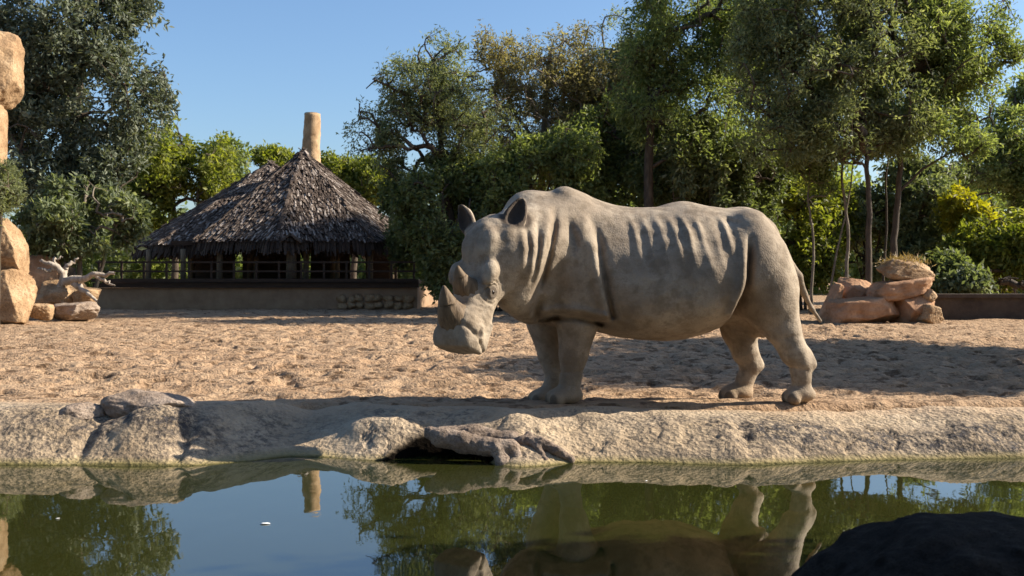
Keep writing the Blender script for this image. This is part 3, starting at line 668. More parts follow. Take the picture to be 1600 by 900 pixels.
wig([(100, 440, 0), (125, 436, -.2), (150, 428, -.3), (180, 428, -.3)], 24.3, .11, .035, 3)
wig([(150, 430, -.3), (165, 440, -.3), (178, 447, -.35)], 24.3, .05, .018, 4)
wig([(110, 438, 0), (130, 452, -.3), (150, 470, -.5)], 24.3, .09, .03, 5)
wig([(88, 420, -.1), (72, 424, -.2), (60, 418, -.3)], 24.4, .06, .02, 6)
wig([(92, 425, 0), (84, 405, .1), (98, 402, .2)], 24.4, .05, .015, 7)
b = P(100, 450, 24.4); tag(obj('driftwood', mb.mesh('driftwood', b, True), M['drift'], None, b), 'pale bleached driftwood with forked bare branches on rocks', 'driftwood')
# low wall at the right
mb = MB(); a, b = P(1452, 500, 24.2), P(1760, 503, 24.2)
base = Vector(((a.x+b.x)/2, 24.4, .3)); mb.box((0, 0, .18), (b.x-a.x, .35, .66)); mb.box((0, -.02, .55), (b.x-a.x+.06, .45, .09))
o = obj('low_wall', mb.mesh('low_wall'), M['wall'], None, base); tag(o, 'low dark brown retaining wall behind the sand beside the rock pile', 'wall')

# ------------------------------------------------------------------ thatched pavilion
def pavilion():
    DF = 31.5; k = DF/FPX; rs = np.random.RandomState(3)
    x0, x1 = (150-800)*k, (652-800)*k; base = Vector(((x0+x1)/2, DF, .27)); B = np.array(base)
    root = thing('thatched_pavilion', 'open pavilion with shaggy thatched roof, railed deck and clay chimney', 'pavilion', base)
    mb = MB(); mb.box(((x0+x1)/2, DF+4.2, .55), (x1-x0, 8.4, .80)); obj('plinth', mb.mesh('plinth', B), M['plinth'], root)
    # rubble stones at the right end of the plinth
    for i in range(16):
        px = 533+i % 8*15+rs.uniform(-3, 3); py = 466+(i//8)*11+rs.uniform(-2, 2)
        obj('stone', rock_mesh((.17*rs.uniform(.8, 1.2), .13, .13*rs.uniform(.8, 1.2)), 60+i, p=3, sub=3), M['rock_tan'], root, P(px, py, DF-.02)-base)
    for zc, th, dy, nm in ((1.03, .14, -.10, 'deck_beam'), (1.185, .10, -.22, 'deck_edge')):
        mb = MB(); mb.box(((x0+x1)/2, DF+dy+.12, zc), (x1-x0+.1, .30, th)); obj(nm, mb.mesh(nm, B), M['wood_dark'], root)
    mb = MB(); mb.box(((x0+x1)/2, DF+4.4, 1.12), (x1-x0, 7.9, .12)); obj('deck', mb.mesh('deck', B), M['wood_dark'], root)
    # railing
    n = 14
    for i in range(n+1):
        x = x0+.1+(x1-x0-.2)*i/n; mb = MB(); mb.box((x, DF-.02, 1.50), (.06, .06, .56)); obj('rail_post', mb.mesh('rail_post', B), M['wood_dark'], root)
    for z in (1.46, 1.74):
        mb = MB(); mb.box(((x0+x1)/2, DF-.03, z), (x1-x0, .05, .055)); obj('rail', mb.mesh('rail', B), M['wood_dark'], root)
    # roof posts
    for px, d, r in ((232, 34.5, .09), (286, 33.6, .09), (343, 33.2, .10), (400, 35, .08), (455, 32.6, .17), (478, 33.4, .10), (527, 35, .08), (578, 33.6, .10), (612, 36, .09), (300, 38.4, .1), (390, 38.6, .1), (520, 38.6, .1)):
        x = (px-800)*d/FPX; mb = MB(); mb.tube([(x, d, 1.15), (x+.01, d, 1.9), (x, d, min(2.5, 2.15+.75*max(d-32.6, 0)) if px > 335 else 2.2)], [r, r*.95, r*.9], 10); obj('roof_post', mb.mesh('roof_post', B, True), M['wood_post'], root)
    # dark cross beams under the eaves
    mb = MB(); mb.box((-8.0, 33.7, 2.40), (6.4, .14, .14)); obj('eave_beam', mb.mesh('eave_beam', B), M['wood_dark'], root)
    for xa, xb in ((-12.4, -10.6), (-10.3, -8.1), (-7.7, -6.2), (-5.6, -4.4)):  # dark panels added at the back so the open interior looks shaded
        mb = MB(); mb.box(((xa+xb)/2, 39.2, 1.95), (xb-xa, .08, 1.6)); obj('darkening_panel', mb.mesh('darkening_panel', B), M['wood_dark'], root)
    # gable peak over the entrance corner
    def roof(cx, cy, ztop, zeave, R, sides, phase, courses, sqx=1.0, seed=1):
        r2 = np.random.RandomState(seed); part = obj('roof', None, None, root) if False else None
        ang = [phase+2*pi*i/sides for i in range(sides)]
        ring = [np.array([cx+R*sqx*cos(a), cy+R*sin(a), zeave]) for a in ang]; apex = np.array([cx, cy, ztop])
        mbc = MB()
        for i in range(sides):
            a, b = ring[i]-(0, 0, .06), ring[(i+1) % sides]-(0, 0, .06); t = apex-(0, 0, .06); m1 = (a+t)/2; m2 = (b+t)/2
            mbc.add([a, b, m2, m1], [(0, 1, 2, 3)], .1); mbc.add([m1, m2, t, t+(0, 0, .001)], [(0, 1, 2, 3)], .1)
        rf = obj('roof', mbc.mesh('roof_core', B), M['thatch'], root)
        for i in range(sides):
            a, b = ring[i], ring[(i+1) % sides]; nn = np.cross(b-a, apex-a); nn /= np.linalg.norm(nn); nn *= np.sign(nn[2])
            mid = (a+b)/2; down = mid-apex; down /= np.linalg.norm(down); along = (b-a)/np.linalg.norm(b-a)
            if mid[1] > cy+R*.55: continue              # far slopes face away
            for c in range(courses):
                f0 = (c+1)/courses; L = a+(apex-a)*(1-f0); Rr = b+(apex-b)*(1-f0); wdt = np.linalg.norm(Rr-L)
                nb = max(3, int(wdt/.036)); mb = MB()
                for j in range(nb+1):
                    q = L+(Rr-L)*((j+r2.uniform(-.4, .4))/nb); q = q+down*r2.uniform(-.09, .12)+nn*(.04+r2.uniform(0, .035))
                    ln = r2.uniform(.26, .42); wd = r2.uniform(.022, .06); tw = r2.uniform(-.16, .16)
                    dv = down*cos(tw)+along*sin(tw); dv = dv-nn*r2.uniform(.05, .22)*(-1); dv /= np.linalg.norm(dv)
                    sd_ = np.cross(nn, dv); sd_ /= np.linalg.norm(sd_); up = np.cross(dv, sd_)
                    Rm = np.stack([dv, sd_, up], 1)
                    tone = r2.beta(1.5, 2.2); tone = min(1, tone*1.0+(.45 if r2.rand() < .26 else 0))
                    mb.box(q-dv*ln*.5, (ln, wd, r2.uniform(.012, .025)), Rm, tone)
                obj('thatch_course', mb.mesh('thatch_course', B), M['thatch'], rf)
            # hanging fringe at the eave
            mb = MB(); nb = int(np.linalg.norm(b-a)/.04)
            for j in range(nb*2):
                q = a+(b-a)*r2.rand()-down*r2.uniform(0, .2); ln = r2.uniform(.3, .62)
                dv = down*.45+np.array([0, 0, -1])*.8+along*r2.uniform(-.15, .15); dv /= np.linalg.norm(dv); sd_ = np.cross(nn, dv); sd_ /= np.linalg.norm(sd_)
                mb.box(q+dv*ln*.35, (ln, r2.uniform(.03, .07), .012), np.stack([dv, sd_, np.cross(dv, sd_)], 1), r2.uniform(0, .45))
            obj('thatch_fringe', mb.mesh('thatch_fringe', B), M['thatch'], rf)
            # ridge roll along the corner
            mb = MB()
            for e in (a,):
                for j in range(44):
                    q = apex+(e-apex)*(j+.5)/44+np.array([0, 0, .09]); dv = (e-apex)/np.linalg.norm(e-apex); sd_ = np.cross(dv, [0, 0, 1]); sd_ /= np.linalg.norm(sd_)
                    mb.box(q+r2.randn(3)*.03-np.array([0, 0, .03]), (.24, r2.uniform(.05, .11), .04), np.stack([dv, sd_, np.cross(sd_, dv)], 1), r2.beta(1.6, 2))
            obj('ridge_cap', mb.mesh('ridge_cap', B), M['thatch'], rf)
        return rf
    roof((474-800)*36/FPX, 36, 5.66, 2.42, 4.15, 8, -pi/2, 20, .98, 1)
    roof((424-800)*38.6/FPX, 38.6, 5.55, 2.35, 5.2, 8, -pi/2+.2, 22, .96, 2)
    # gable hood at the entrance post
    mb = MB(); c = np.array(P(455, 367, 32.0))
    for s in (-1, 1): mb.box(c+np.array([s*.16, 0, -.10]), (.44, .30, .06), np.array(Matrix.Rotation(s*radians(38), 3, 'Y')), .55)
    obj('gable_hood', mb.mesh('gable_hood', B), M['thatch'], root)
    # chimney
    d = 37.2; cx = (487-800)*d/FPX; kz = lambda py: P(0, py, d).z
    mb = MB(); zz_ = np.linspace(3.4, kz(178), 40); mb.tube([(cx+.02*math.sin(z*2), d, z) for z in zz_], [.40-.035*(z-3.4)/1.0*.9 for z in zz_], 20)
    VV = np.concatenate(mb.V); ax = np.array([cx, d, 0]); rr_ = VV-ax; rr_[:, 2] = 0; mb.V = [VV+rr_*(.16*fbm(VV*np.array([3, 3, 1.2]), 3)+.10*fbm(VV*9, 3))[:, None]]
    ch = obj('chimney', mb.mesh('chimney', B, True), M['chimney'], root)
    mb = MB(); mb.tube([(cx, d, kz(178)-.02), (cx, d, kz(178)+.03)], [.27, .25], 20); obj('chimney_cap', mb.mesh('chimney_cap', B, True), M['wood_post'], ch)
    # tables on the right end of the deck
pavilion()

# ------------------------------------------------------------------ trees and shrubs
def lobe(px, py, d, rx, ry, rd=None):
    c = P(px, py, d); k = d/FPX; return (np.array(c), np.array([rx*k, rd if rd else (rx*k+ry*k)/2, ry*k]))
def sample(lobes, n, rs, power, freq, thr):
    vol = np.array([np.prod(r)**.75 for _, r in lobes]); vol /= vol.sum(); out = []
    got = 0
    while got < n:
        m = n*2; i = rs.choice(len(lobes), m, p=vol); d = rs.randn(m, 3); d /= np.linalg.norm(d, axis=1)[:, None]
        rr = rs.rand(m)**power; c = np.array([l[0] for l in lobes])[i]; r = np.array([l[1] for l in lobes])[i]
        lump = 1+.22*vnoise(d*2.3+i[:, None]*7.7)
        q = c+d*r*(rr*lump)[:, None]
        q = q[vnoise(q*freq+3.3) > thr]; q = q[q[:, 2] > .45]; out.append(q); got += len(q)
    return np.concatenate(out)[:n]
def leaves(Ptip, Pbase, m, rs, ln, wd, droop, spread, ros=0.0, tone_sd=.18):
    n = len(Ptip); t = rs.rand(n, m)**.7; t = .25+.80*t
    A = Pbase[:, None, :]+(Ptip-Pbase)[:, None, :]*t[..., None]+rs.randn(n, m, 3)*spread
    tw = Ptip-Pbase; tw /= np.linalg.norm(tw, axis=1)[:, None]+1e-6
    rd = rs.randn(n, m, 3); rd /= np.linalg.norm(rd, axis=2)[..., None]
    D = rd+tw[:, None, :]*.55; D[..., 2] -= droop; D /= np.linalg.norm(D, axis=2)[..., None]
    U = rs.randn(n, m, 3)*.7; U[..., 2] += .8; S = np.cross(D, U); S /= np.linalg.norm(S, axis=2)[..., None]+1e-6; U = np.cross(S, D)
    l = ln*rs.uniform(.65, 1.3, (n, m, 1)); w_ = wd*rs.uniform(.7, 1.25, (n, m, 1))
    mid = A+D*l*.45+U*l*.10
    V = np.stack([A, mid+S*w_*.5, A+D*l, mid-S*w_*.5], 2).reshape(-1, 3)
    tone = np.clip(.5+rs.randn(n, 1)*tone_sd+rs.randn(n, m)*.16, 0, 1).ravel()
    return V, tone
def plant(name, label, cat, base, trunks, lobes, leafm, barkm, seed, twigs=900, per=16, ln=.13, wd=.055, droop=.2, spread=.07, nbr=90, tw_r=.008, power=.45, freq=.9, thr=-.25, reach=1.6, group=None, tone_sd=.18, part='crown', kind=None):
    rs = np.random.RandomState(seed); base = Vector(base); B = np.array(base); mb = MB()
    nodes, par, rad0 = [], [], []
    for pl, r0 in trunks:
        pl = np.array([np.array(q) for q in pl]); t = np.linspace(0, len(pl)-1, 4*len(pl)); q = np.stack([np.interp(t, np.arange(len(pl)), pl[:, i]) for i in range(3)], 1)
        q[1:-1, :2] += rs.randn(len(q)-2, 2)*r0*.12; rr = np.linspace(r0, r0*.38, len(q)); rr[0] *= 1.25; mb.tube(q, rr, 10, rs.rand())
        lo = int(len(q)*.42); 
        for i in range(lo, len(q)): nodes.append(q[i]); par.append(-1); rad0.append(rr[i])
    ntr = len(nodes)
    br = sample(lobes, nbr, rs, .55, freq, -2); tr = np.array(nodes)
    dist = np.array([np.linalg.norm(tr-b, axis=1).min() for b in br]); br = br[np.argsort(dist)]
    for b in br:
        A = np.array(nodes); dd = np.linalg.norm(A-b, axis=1)+.8*np.maximum(A[:, 2]-b[2], 0); j = int(np.argmin(dd))
        mid = (A[j]+b)/2+rs.randn(3)*dd[j]*.06+np.array([0, 0, .10*dd[j]])
        nodes.append(mid); par.append(j); nodes.append(b); par.append(len(nodes)-2)
    cnt = np.ones(len(nodes))
    for i in range(len(nodes)-1, ntr-1, -1):
        if par[i] >= 0: cnt[par[i]] += cnt[i]
    Rn = [rad0[i]*.9 if i < ntr else min(.008*cnt[i]**.62+.008, .16) for i in range(len(nodes))]
    for i in range(ntr, len(nodes)):
        j = par[i]; mb.tube([nodes[j], nodes[i]], [min(Rn[j], Rn[i]*1.5), Rn[i]], 5, rs.rand(), False)
    tips = sample(lobes, twigs, rs, power, freq, thr); A = np.array(nodes); bi = np.empty(len(tips), int)
    for s in range(0, len(tips), 500):
        e = tips[s:s+500]; dd = np.linalg.norm(A[None]-e[:, None], axis=2); bi[s:s+500] = dd.argmin(1)
    st = A[bi]; L = np.linalg.norm(tips-st, axis=1); st = np.where((L > reach)[:, None], tips+(st-tips)*(reach/np.maximum(L, 1e-6))[:, None], st)
    keep = rs.rand(len(tips)) < (1.0 if len(tips) < 1500 else 1500/len(tips))
    tdir = (tips-st); T = tdir/(np.linalg.norm(tdir, axis=1)[:, None]+1e-6); sd = np.cross(T, rs.randn(len(T), 3)); sd /= np.linalg.norm(sd, axis=1)[:, None]+1e-6; up = np.cross(T, sd)
    tri = [sd*cos(a)+up*sin(a) for a in (0, 2.09, 4.19)]
    TV = np.stack([st+q*tw_r*1.6 for q in tri]+[tips+q*tw_r*.6 for q in tri], 1)[keep]; m = len(TV)
    TQ = (np.arange(m)[:, None, None]*6+np.array([[0, 3, 4, 1], [1, 4, 5, 2], [2, 5, 3, 0]])[None]).reshape(-1, 4)
    mb.add(TV.reshape(-1, 3), TQ, .5)
    root = thing(name, label, cat, base, group, kind)
    obj('trunk' if part == 'crown' else 'stem', mb.mesh('trunk', B, True), M[barkm], root)
    far = (L > .35)
    b2 = np.where(far[:, None], tips+(st-tips)*.6, st)
    V, tone = leaves(tips, b2, per, rs, ln, wd, droop, spread, tone_sd=tone_sd)
    obj(part, fast_mesh(part, V-B, np.arange(len(V)).reshape(-1, 4), False, {'rnd': ('FACE', tone)}), M[leafm], root)
    return root
def gp(px, d): x = (px-800)*d/FPX; return Vector((x, d, gz(x, d)-.03))

# left: the big dark evergreen
plant('evergreen_tree', 'tall dense dark green tree towering behind the stone pillar', 'tree', gp(95, 28), [([gp(95, 28), P(105, 300, 28), P(115, 120, 28), P(130, -60, 28)], .30)],
      [lobe(120, 60, 28, 130, 120), lobe(195, 150, 27.5, 75, 95), lobe(80, 250, 27.6, 95, 120), lobe(170, 270, 27.2, 60, 80), lobe(120, -110, 28, 140, 130), lobe(20, 110, 28, 90, 150), lobe(215, 20, 28, 40, 60)],
      'leaf_dark', 'bark', 101, 3800, 15, .17, .075, .1, .08, 130, freq=.75, thr=-.10, power=.38)
plant('broadleaf_shrub', 'bright broad leaved shrub under the tall dark tree', 'shrub', gp(125, 25.8), [([gp(125, 25.8), P(125, 400, 25.8), P(120, 330, 25.8)], .09), ([gp(135, 25.9), P(165, 400, 25.9), P(185, 345, 25.6)], .06)],
      [lobe(110, 335, 25.6, 75, 62), lobe(175, 350, 25.4, 50, 48), lobe(90, 375, 25.4, 55, 30), lobe(200, 335, 25.8, 28, 30)], 'leaf_bright', 'bark_pale', 102, 900, 14, .20, .085, .15, .07, 60, freq=1.1, thr=-.15)
plant('conifer_shrub', 'small blue green needle shrub in front of the stone pillar', 'shrub', gp(-5, 20.8), [([gp(-5, 20.8), P(-2, 380, 20.8), P(5, 270, 20.8)], .06)],
      [lobe(8, 295, 20.8, 27, 48), lobe(-18, 300, 20.8, 30, 60)], 'leaf_fine', 'bark', 103, 420, 22, .10, .02, -.2, .04, 30)
# behind the pavilion
for i, (lb, lobes, m, tx, d) in enumerate([
    ('broad sunlit yellow green tree rising behind the pavilion roof', [lobe(275, 255, 45, 85, 75), lobe(235, 300, 44.5, 60, 55), lobe(310, 300, 44.5, 70, 45), lobe(205, 330, 44, 45, 50)], 'leaf_yellow', 270, 45),
    ('rounded olive tree between the yellow tree and the thatched roof', [lobe(352, 260, 47, 35, 48), lobe(360, 300, 47, 45, 40)], 'leaf_mid', 355, 47),
    ('low yellow green treetop just beside the thatched roof peak', [lobe(420, 258, 49, 38, 26), lobe(415, 290, 49, 45, 30)], 'leaf_yellow', 420, 49),
    ('bright yellow green tree showing right behind the clay chimney', [lobe(545, 270, 48, 42, 26), lobe(580, 285, 47, 45, 40), lobe(515, 262, 49, 22, 24)], 'leaf_yellow', 550, 48)]):
    plant('broadleaf_tree', lb, 'tree', gp(tx, d), [([gp(tx, d), P(tx+5, 380, d), P(tx, 290, d)], .18)], lobes, m, 'bark', 110+i, 1300 if i == 0 else 650, 15, .24, .12, .1, .12, 60, freq=.6, thr=-.2, group='trees behind the pavilion')
# middle: airy fine leaved trees
plant('airy_tree', 'airy feathery green tree spreading over the sky beside the chimney', 'tree', gp(700, 30), [([gp(700, 30), P(705, 360, 30), P(690, 240, 30), P(680, 130, 30)], .16), ([gp(712, 30), P(740, 340, 30), P(760, 200, 30)], .12)],
      [lobe(640, 165, 30, 85, 85), lobe(595, 215, 29.6, 60, 55), lobe(690, 130, 30, 75, 80), lobe(735, 210, 30.2, 80, 90), lobe(640, 260, 29.8, 60, 45)],
      'leaf_fine', 'bark', 121, 2300, 10, .14, .042, .35, .085, 190, freq=1.5, thr=-.06, power=.5)
plant('airy_tree', 'thin twiggy brownish green tree above the shoulders of the rhinoceros', 'tree', gp(850, 32.5), [([gp(850, 32.5), P(845, 340, 32.5), P(850, 200, 32.5), P(860, 80, 32.5)], .17), ([gp(862, 32.5), P(890, 320, 32.5), P(920, 160, 32.5)], .13)],
      [lobe(850, 120, 32.5, 100, 88), lobe(780, 130, 32.3, 60, 75), lobe(915, 120, 32.5, 60, 85), lobe(860, 230, 32.3, 120, 80), lobe(960, 140, 32.5, 50, 80), lobe(750, 90, 32.3, 45, 50)],
      'leaf_brown', 'bark_pale', 122, 3000, 9, .14, .045, .3, .09, 240, freq=1.6, thr=-.05, power=.5)
plant('airy_tree', 'feathery olive tree between the brownish tree and the tall leaning tree', 'tree', gp(945, 34), [([gp(945, 34), P(948, 330, 34), P(950, 200, 34), P(955, 110, 34)], .14)],
      [lobe(945, 150, 34, 75, 85), lobe(985, 90, 34, 55, 70), lobe(900, 200, 34, 60, 70), lobe(1000, 200, 34, 70, 70)], 'leaf_fine', 'bark_pale', 123, 2600, 10, .14, .045, .3, .09, 150, freq=1.5, thr=-.06, power=.45)
plant('airy_tree', 'broad feathery tree filling the canopy between the two tallest crowns', 'tree', gp(1190, 33), [([gp(1190, 33), P(1192, 330, 33), P(1185, 200, 33), P(1190, 60, 33)], .16)],
      [lobe(1185, 60, 33, 80, 90), lobe(1170, 170, 33, 90, 80), lobe(1240, 120, 33, 80, 90), lobe(1330, 110, 33.5, 80, 100), lobe(1440, 130, 34, 90, 90), lobe(1180, -20, 33, 110, 60)], 'leaf_mid', 'bark', 124, 4200, 10, .15, .05, .3, .09, 180, freq=1.4, thr=-.06, power=.45)
# dark understory behind the rhino
for i, (lb, lobes, m, tx, d) in enumerate([
    ('dark green shrub mass between the pavilion and the head of the rhinoceros', [lobe(668, 330, 29, 55, 70), lobe(690, 410, 28.6, 32, 60), lobe(705, 370, 28.6, 55, 75), lobe(628, 320, 31, 34, 45), lobe(640, 375, 33.5, 36, 45)], 'leaf_deep', 690, 29),
    ('dark leafy shrub behind the ears of the rhinoceros', [lobe(770, 300, 30, 80, 80), lobe(740, 400, 29.6, 60, 70), lobe(820, 280, 30, 70, 70), lobe(700, 280, 30, 50, 50)], 'leaf_mid', 770, 30),
    ('deep green shrub above the shoulder hump of the rhinoceros', [lobe(910, 265, 30.5, 95, 75), lobe(900, 370, 30.5, 90, 70), lobe(960, 220, 31, 70, 70)], 'leaf_mid', 910, 30.5),
    ('deep green shrub above the back of the rhinoceros', [lobe(1060, 270, 30, 95, 80), lobe(1060, 370, 30, 90, 70), lobe(1010, 200, 30.5, 70, 60)], 'leaf_deep', 1060, 30),
    ('dark green shrub above the rump of the rhinoceros', [lobe(1165, 270, 29.5, 70, 80), lobe(1160, 370, 29.5, 60, 80), lobe(1215, 240, 30, 50, 50)], 'leaf_deep', 1165, 29.5)]):
    plant('dense_shrub', lb, 'shrub', gp(tx, d), [([gp(tx, d), P(tx+5, 400, d), P(tx, 300, d)], .12), ([gp(tx+12, d), P(tx+30, 400, d), P(tx+45, 310, d)], .08)], lobes, m, 'bark', 130+i, 1700, 14, .17, .075, .25, .09, 70, freq=.9, thr=-.15, power=.42, group='dark shrubs behind the rhinoceros')
# creeper with lighter leaves
for i, (px, y0, y1) in enumerate(((1048, 205, 300), (1105, 185, 330))):
    lb = ('short light green creeper hanging in front of the dark shrubs', 'long light green creeper trailing down the dark shrubs above the rump')[i]
    plant('creeper', lb, 'creeper', gp(px+10, 28.6), [([gp(px+10, 28.6), P(px+8, 400, 28.6), P(px, y0, 28.6)], .03)], [lobe(px, y0+20, 28.6, 16, 30), lobe(px+12, (y0+y1)/2, 28.4, 18, 45), lobe(px+24, y1-15, 28.4, 12, 35)], 'leaf_bright', 'bark', 140+i, 150, 14, .18, .08, .4, .07, 20, freq=1.4, thr=-.3, group='light green creepers')
# right: tall trees with slim trunks
plant('tall_tree', 'tall leafy tree leaning above the middle of the rhinoceros back', 'tree', gp(1010, 28.5), [([gp(1010, 28.5), P(1012, 300, 28.5), P(1018, 120, 28.5), P(1030, -60, 28.5)], .17)],
      [lobe(1030, 60, 28.5, 60, 90), lobe(1095, 90, 28.5, 95, 90), lobe(1010, 150, 28.5, 60, 80), lobe(1110, 190, 28.3, 95, 80), lobe(1080, -50, 28.5, 130, 100), lobe(1160, 40, 28.5, 70, 100)],
      'leaf_mid', 'bark', 151, 3500, 10, .145, .050, .3, .09, 160, freq=1.4, thr=-.08, power=.48)
plant('tall_tree', 'wide crowned green tree on a straight slim trunk behind the rock pile', 'tree', gp(1357, 25), [([gp(1357, 25), P(1358, 360, 25), P(1355, 240, 25), P(1345, 80, 25)], .088)],
      [lobe(1250, 120, 25, 110, 100), lobe(1350, 90, 25, 110, 95), lobe(1300, 200, 24.8, 110, 55), lobe(1220, 200, 25.2, 85, 70), lobe(1290, 0, 25, 130, 90), lobe(1200, 60, 25.3, 80, 90), lobe(1390, 190, 25.1, 70, 60)],
      'leaf_fine', 'bark', 152, 4300, 10, .138, .046, .3, .09, 190, freq=1.5, thr=-.08, power=.48)
plant('tall_tree', 'spreading green tree on a crooked trunk with feathery outer branches', 'tree', gp(1395, 26), [([gp(1395, 26), P(1397, 380, 26), P(1405, 290, 26), P(1410, 200, 26), P(1430, 90, 26)], .10), ([P(1404, 300, 26), P(1440, 265, 26), P(1490, 235, 26), P(1530, 190, 26)], .04)],
      [lobe(1430, 80, 26, 105, 85), lobe(1500, 110, 26, 70, 70), lobe(1540, 55, 26, 45, 35), lobe(1440, 190, 25.8, 90, 55), lobe(1410, 0, 26, 100, 55), lobe(1520, 215, 26, 40, 45), lobe(1585, 80, 26, 28, 22), lobe(1490, 30, 26, 80, 50)],
      'leaf_mid', 'bark', 153, 3500, 10, .138, .046, .3, .09, 190, freq=1.5, thr=-.08, power=.5)
for i, (lb, pl, r, lobes) in enumerate([
    ('slim pale sapling trunk standing between rump and rock pile', [(1322, 455), (1326, 360), (1315, 280), (1320, 210)], .06, [lobe(1320, 210, 26.5, 50, 45), lobe(1290, 240, 26.5, 40, 35)]),
    ('thin forked sapling nearest the tail of the rhinoceros', [(1268, 455), (1272, 380), (1262, 310), (1268, 240)], .045, [lobe(1262, 240, 26.5, 45, 40), lobe(1285, 285, 26.5, 28, 28)]),
    ('thin leaning sapling with pale bark beside the slim trunks', [(1296, 460), (1306, 400), (1325, 320), (1335, 240)], .038, [lobe(1340, 230, 26.5, 40, 35)]),
    ('thin dark sapling behind the straight slim trunk', [(1380, 430), (1386, 350), (1384, 280), (1390, 220)], .042, [lobe(1395, 215, 27.5, 50, 40)])]):
    d = 26.5 if i < 3 else 27.5
    plant('sapling', lb, 'tree', gp(pl[0][0], d), [([gp(pl[0][0], d)]+[P(x, y, d) for x, y in pl], r)], lobes, 'leaf_mid', 'bark_pale' if i != 3 else 'bark', 160+i, 260, 13, .14, .05, .3, .08, 25, group='slim saplings beside the rock pile')
# sunlit shrubs at the right
for i, (lb, lobes, m, tx, d, nt_) in enumerate([
    ('sunlit yellow green shrub behind the rump of the rhinoceros', [lobe(1245, 330, 31, 55, 60), lobe(1260, 400, 30.6, 60, 55), lobe(1300, 340, 31.5, 45, 60)], 'leaf_yellow', 1250, 31, 1100),
    ('bright green shrub behind the slim trunks', [lobe(1350, 350, 32, 60, 65), lobe(1340, 410, 31.5, 60, 45), lobe(1395, 380, 31.5, 45, 50)], 'leaf_bright', 1350, 32, 900),
    ('fresh green shrub growing above the straw topped boulder', [lobe(1445, 330, 31, 50, 60), lobe(1455, 400, 30.5, 60, 45), lobe(1440, 270, 32, 60, 35)], 'leaf_bright', 1445, 31, 1000),
    ('golden yellow shrub glowing in the sun', [lobe(1508, 330, 29.5, 36, 36), lobe(1525, 355, 29.4, 34, 30)], 'leaf_gold', 1510, 29.5, 420),
    ('yellow green shrub above the low brown wall', [lobe(1545, 385, 28.5, 50, 50), lobe(1590, 390, 28, 50, 60), lobe(1500, 410, 28.5, 40, 45), lobe(1640, 400, 28, 50, 60)], 'leaf_yellow', 1550, 28.5, 1200),
    ('dark green tree behind the golden shrub', [lobe(1585, 230, 39, 55, 75), lobe(1540, 285, 39, 60, 55), lobe(1620, 310, 38.5, 50, 80), lobe(1600, 150, 40, 30, 40)], 'leaf_mid', 1585, 39, 1700),
    ('low fern like plant tucked behind the low brown wall', [lobe(1512, 440, 25.6, 26, 20), lobe(1490, 445, 25.7, 20, 15)], 'leaf_bright', 1505, 25.6, 200),
    ('dark low shrub between boulders and low wall', [lobe(1480, 430, 26.5, 35, 35), lobe(1560, 440, 26, 60, 25), lobe(1630, 440, 26, 50, 30)], 'leaf_deep', 1480, 26.5, 600)]):
    plant('garden_shrub', lb, 'shrub', gp(tx, d), [([gp(tx, d), (gp(tx, d)+Vector(lobes[0][0]))/2, Vector(lobes[0][0])], .07), ([gp(tx+8, d), (gp(tx+8, d)+Vector(lobes[1][0]))/2, Vector(lobes[1][0])], .05)], lobes, m, 'bark', 170+i, nt_, 14, .18 if i != 3 else .2, .085, .2, .09, 50, freq=.95, thr=-.15, group='garden shrubs beyond the sand')
# straw tuft on the crowning boulder
rs = np.random.RandomState(5); c = np.array(P(1411, 411, RP+.1)); n = 420
tp_ = c+rs.randn(n, 3)*np.array([.20, .14, .05]); bs = tp_-np.array([0, 0, .08])+rs.randn(n, 3)*.05
V, tone = leaves(tp_, bs, 3, rs, .16, .014, .1, .03)
tag(obj('straw_tuft', fast_mesh('straw_tuft', V-c, np.arange(len(V)).reshape(-1, 4), False, {'rnd': ('FACE', tone)}), M['straw'], None, c), 'dry straw tuft covering the topmost boulder', 'straw')
# trees standing to the right of the view: their shade lies on the sand and the near boulder
for i, (x, y, h, r, lb) in enumerate([(10.6, 13.0, 5.6, 1.9, 'shade tree at the edge of the sand whose shadow reaches the hind feet'), (14.5, 16.4, 7.2, 2.2, 'taller shade tree standing behind the first one at the sand edge'),
                              (11.8, 15.2, 4.6, 1.6, 'small shade tree at the sand edge'), (13.6, 13.3, 6.0, 1.8, 'rounded shade tree whose shadow covers the sand behind the rhinoceros'), (10.2, 11.7, 3.9, 1.3, 'low shade tree closest to the bank at the sand edge'), (6.9, 4.15, 3.9, 1.8, 'leafy tree on the pond shore shading the black boulder')]):
    b = Vector((x, y, gz(x, y)-.03)); c = np.array([x, y, h])
    plant('shade_tree', lb, 'tree', b, [([b, b+Vector((.1, 0, h*.5)), b+Vector((0, .1, h))], .13)], [(c, np.array([r, r, r*.62])), (c+np.array([-r*.6, r*.3, -.4]), np.array([r*.7, r*.7, r*.5])), (c+np.array([r*.5, -r*.4, .2]), np.array([r*.7, r*.6, r*.5]))],
          'leaf_mid', 'bark', 190+i, 1100, 14, .17, .075, .25, .09, 60, freq=.9, thr=-.15, group='shade trees along the sand edge')
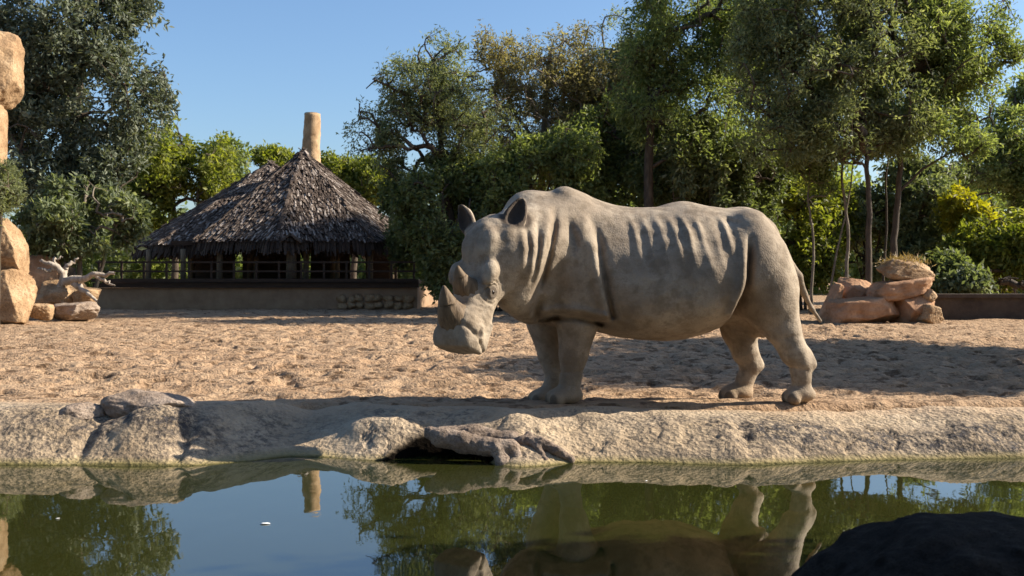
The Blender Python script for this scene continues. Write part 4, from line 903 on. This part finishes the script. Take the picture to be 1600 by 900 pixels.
# far woodland closing the view
def woodland():
    rs = np.random.RandomState(77); n = 9000; d = rs.uniform(54, 66, n); px = rs.uniform(-500, 2100, n); hmax = 3.8+1.6*vnoise(np.stack([px/90, 0*px, 0*px], -1))+1.2*vnoise(np.stack([px/30, 0*px, 0*px+4], -1))
    hmax = hmax+3.2*smooth(620, 760, px); z = .1+(hmax)*rs.rand(n)**.9; c = np.stack([(px-800)*d/FPX, d, z], 1)
    m = 3600; sd = np.where(rs.rand(m) < .55, 1, -1); yy = rs.uniform(2, 56, m); xx = sd*(31+rs.uniform(0, 7, m)+.12*yy); c2 = np.stack([xx, yy, .1+(4.2+1.5*vnoise(np.stack([yy/4, xx*0, xx*0], -1)))*rs.rand(m)**.9], 1)
    c = np.concatenate([c, c2]); n = n+m
    V, tone = leaves(c+rs.randn(n, 3)*.3, c, 13, rs, .42, .24, .15, .35); b = np.array([0, 60, .3])
    tag(obj('woodland', fast_mesh('woodland', V-b, np.arange(len(V)).reshape(-1, 4), False, {'rnd': ('FACE', tone)}), M['leaf_mid'], None, b), 'distant green woodland closing the view behind the garden', 'woodland', kind='stuff')
woodland()
def unseen_planting():  # unseen foliage added behind the camera to cut sky fill on the rhino
    rs = np.random.RandomState(78); n = 4200; x = rs.uniform(-17, 12, n); y = rs.uniform(-9, -5.5, n)-.02*x*x*.6; z = .3+7.5*rs.rand(n)**.8
    c = np.stack([x, y, z], 1); V, tone = leaves(c+rs.randn(n, 3)*.3, c, 12, rs, .42, .24, .15, .35); b = np.array([0, -7, .3])
    tag(obj('woodland', fast_mesh('woodland', V-b, np.arange(len(V)).reshape(-1, 4), False, {'rnd': ('FACE', tone)}), M['leaf_deep'], None, b), 'dense dark foliage added behind the viewpoint to block sky light', 'woodland', kind='stuff')  # this woodland object is the added unseen foliage
unseen_planting()
# a white feather and specks floating on the pond
for i, (px, py, s) in enumerate(((414, 819, .028), (90, 811, .012), (1010, 752, .012))):
    d = CAM_H*FPX/(py-HOR); mb = MB(); mb.tube([(-s, 0, .004), (-s*.4, 0, .006), (s*.4, .003, .007), (s, .002, .006)], [s*.12, s*.42, s*.4, s*.08], 8)
    V = np.concatenate(mb.V)*np.array([1, 1, .3])
    lb = ('white feather floating on the blue sky reflection', 'tiny white fleck floating on the dark tree reflection', 'tiny pale fleck floating below the ledge near the bank')[i]
    tag(obj('feather', fast_mesh('feather', V, np.concatenate(mb.Q), True), M['feather'], None, ((px-800)*d/FPX, d, .002), (0, 0, .3*i)), lb, 'feather')
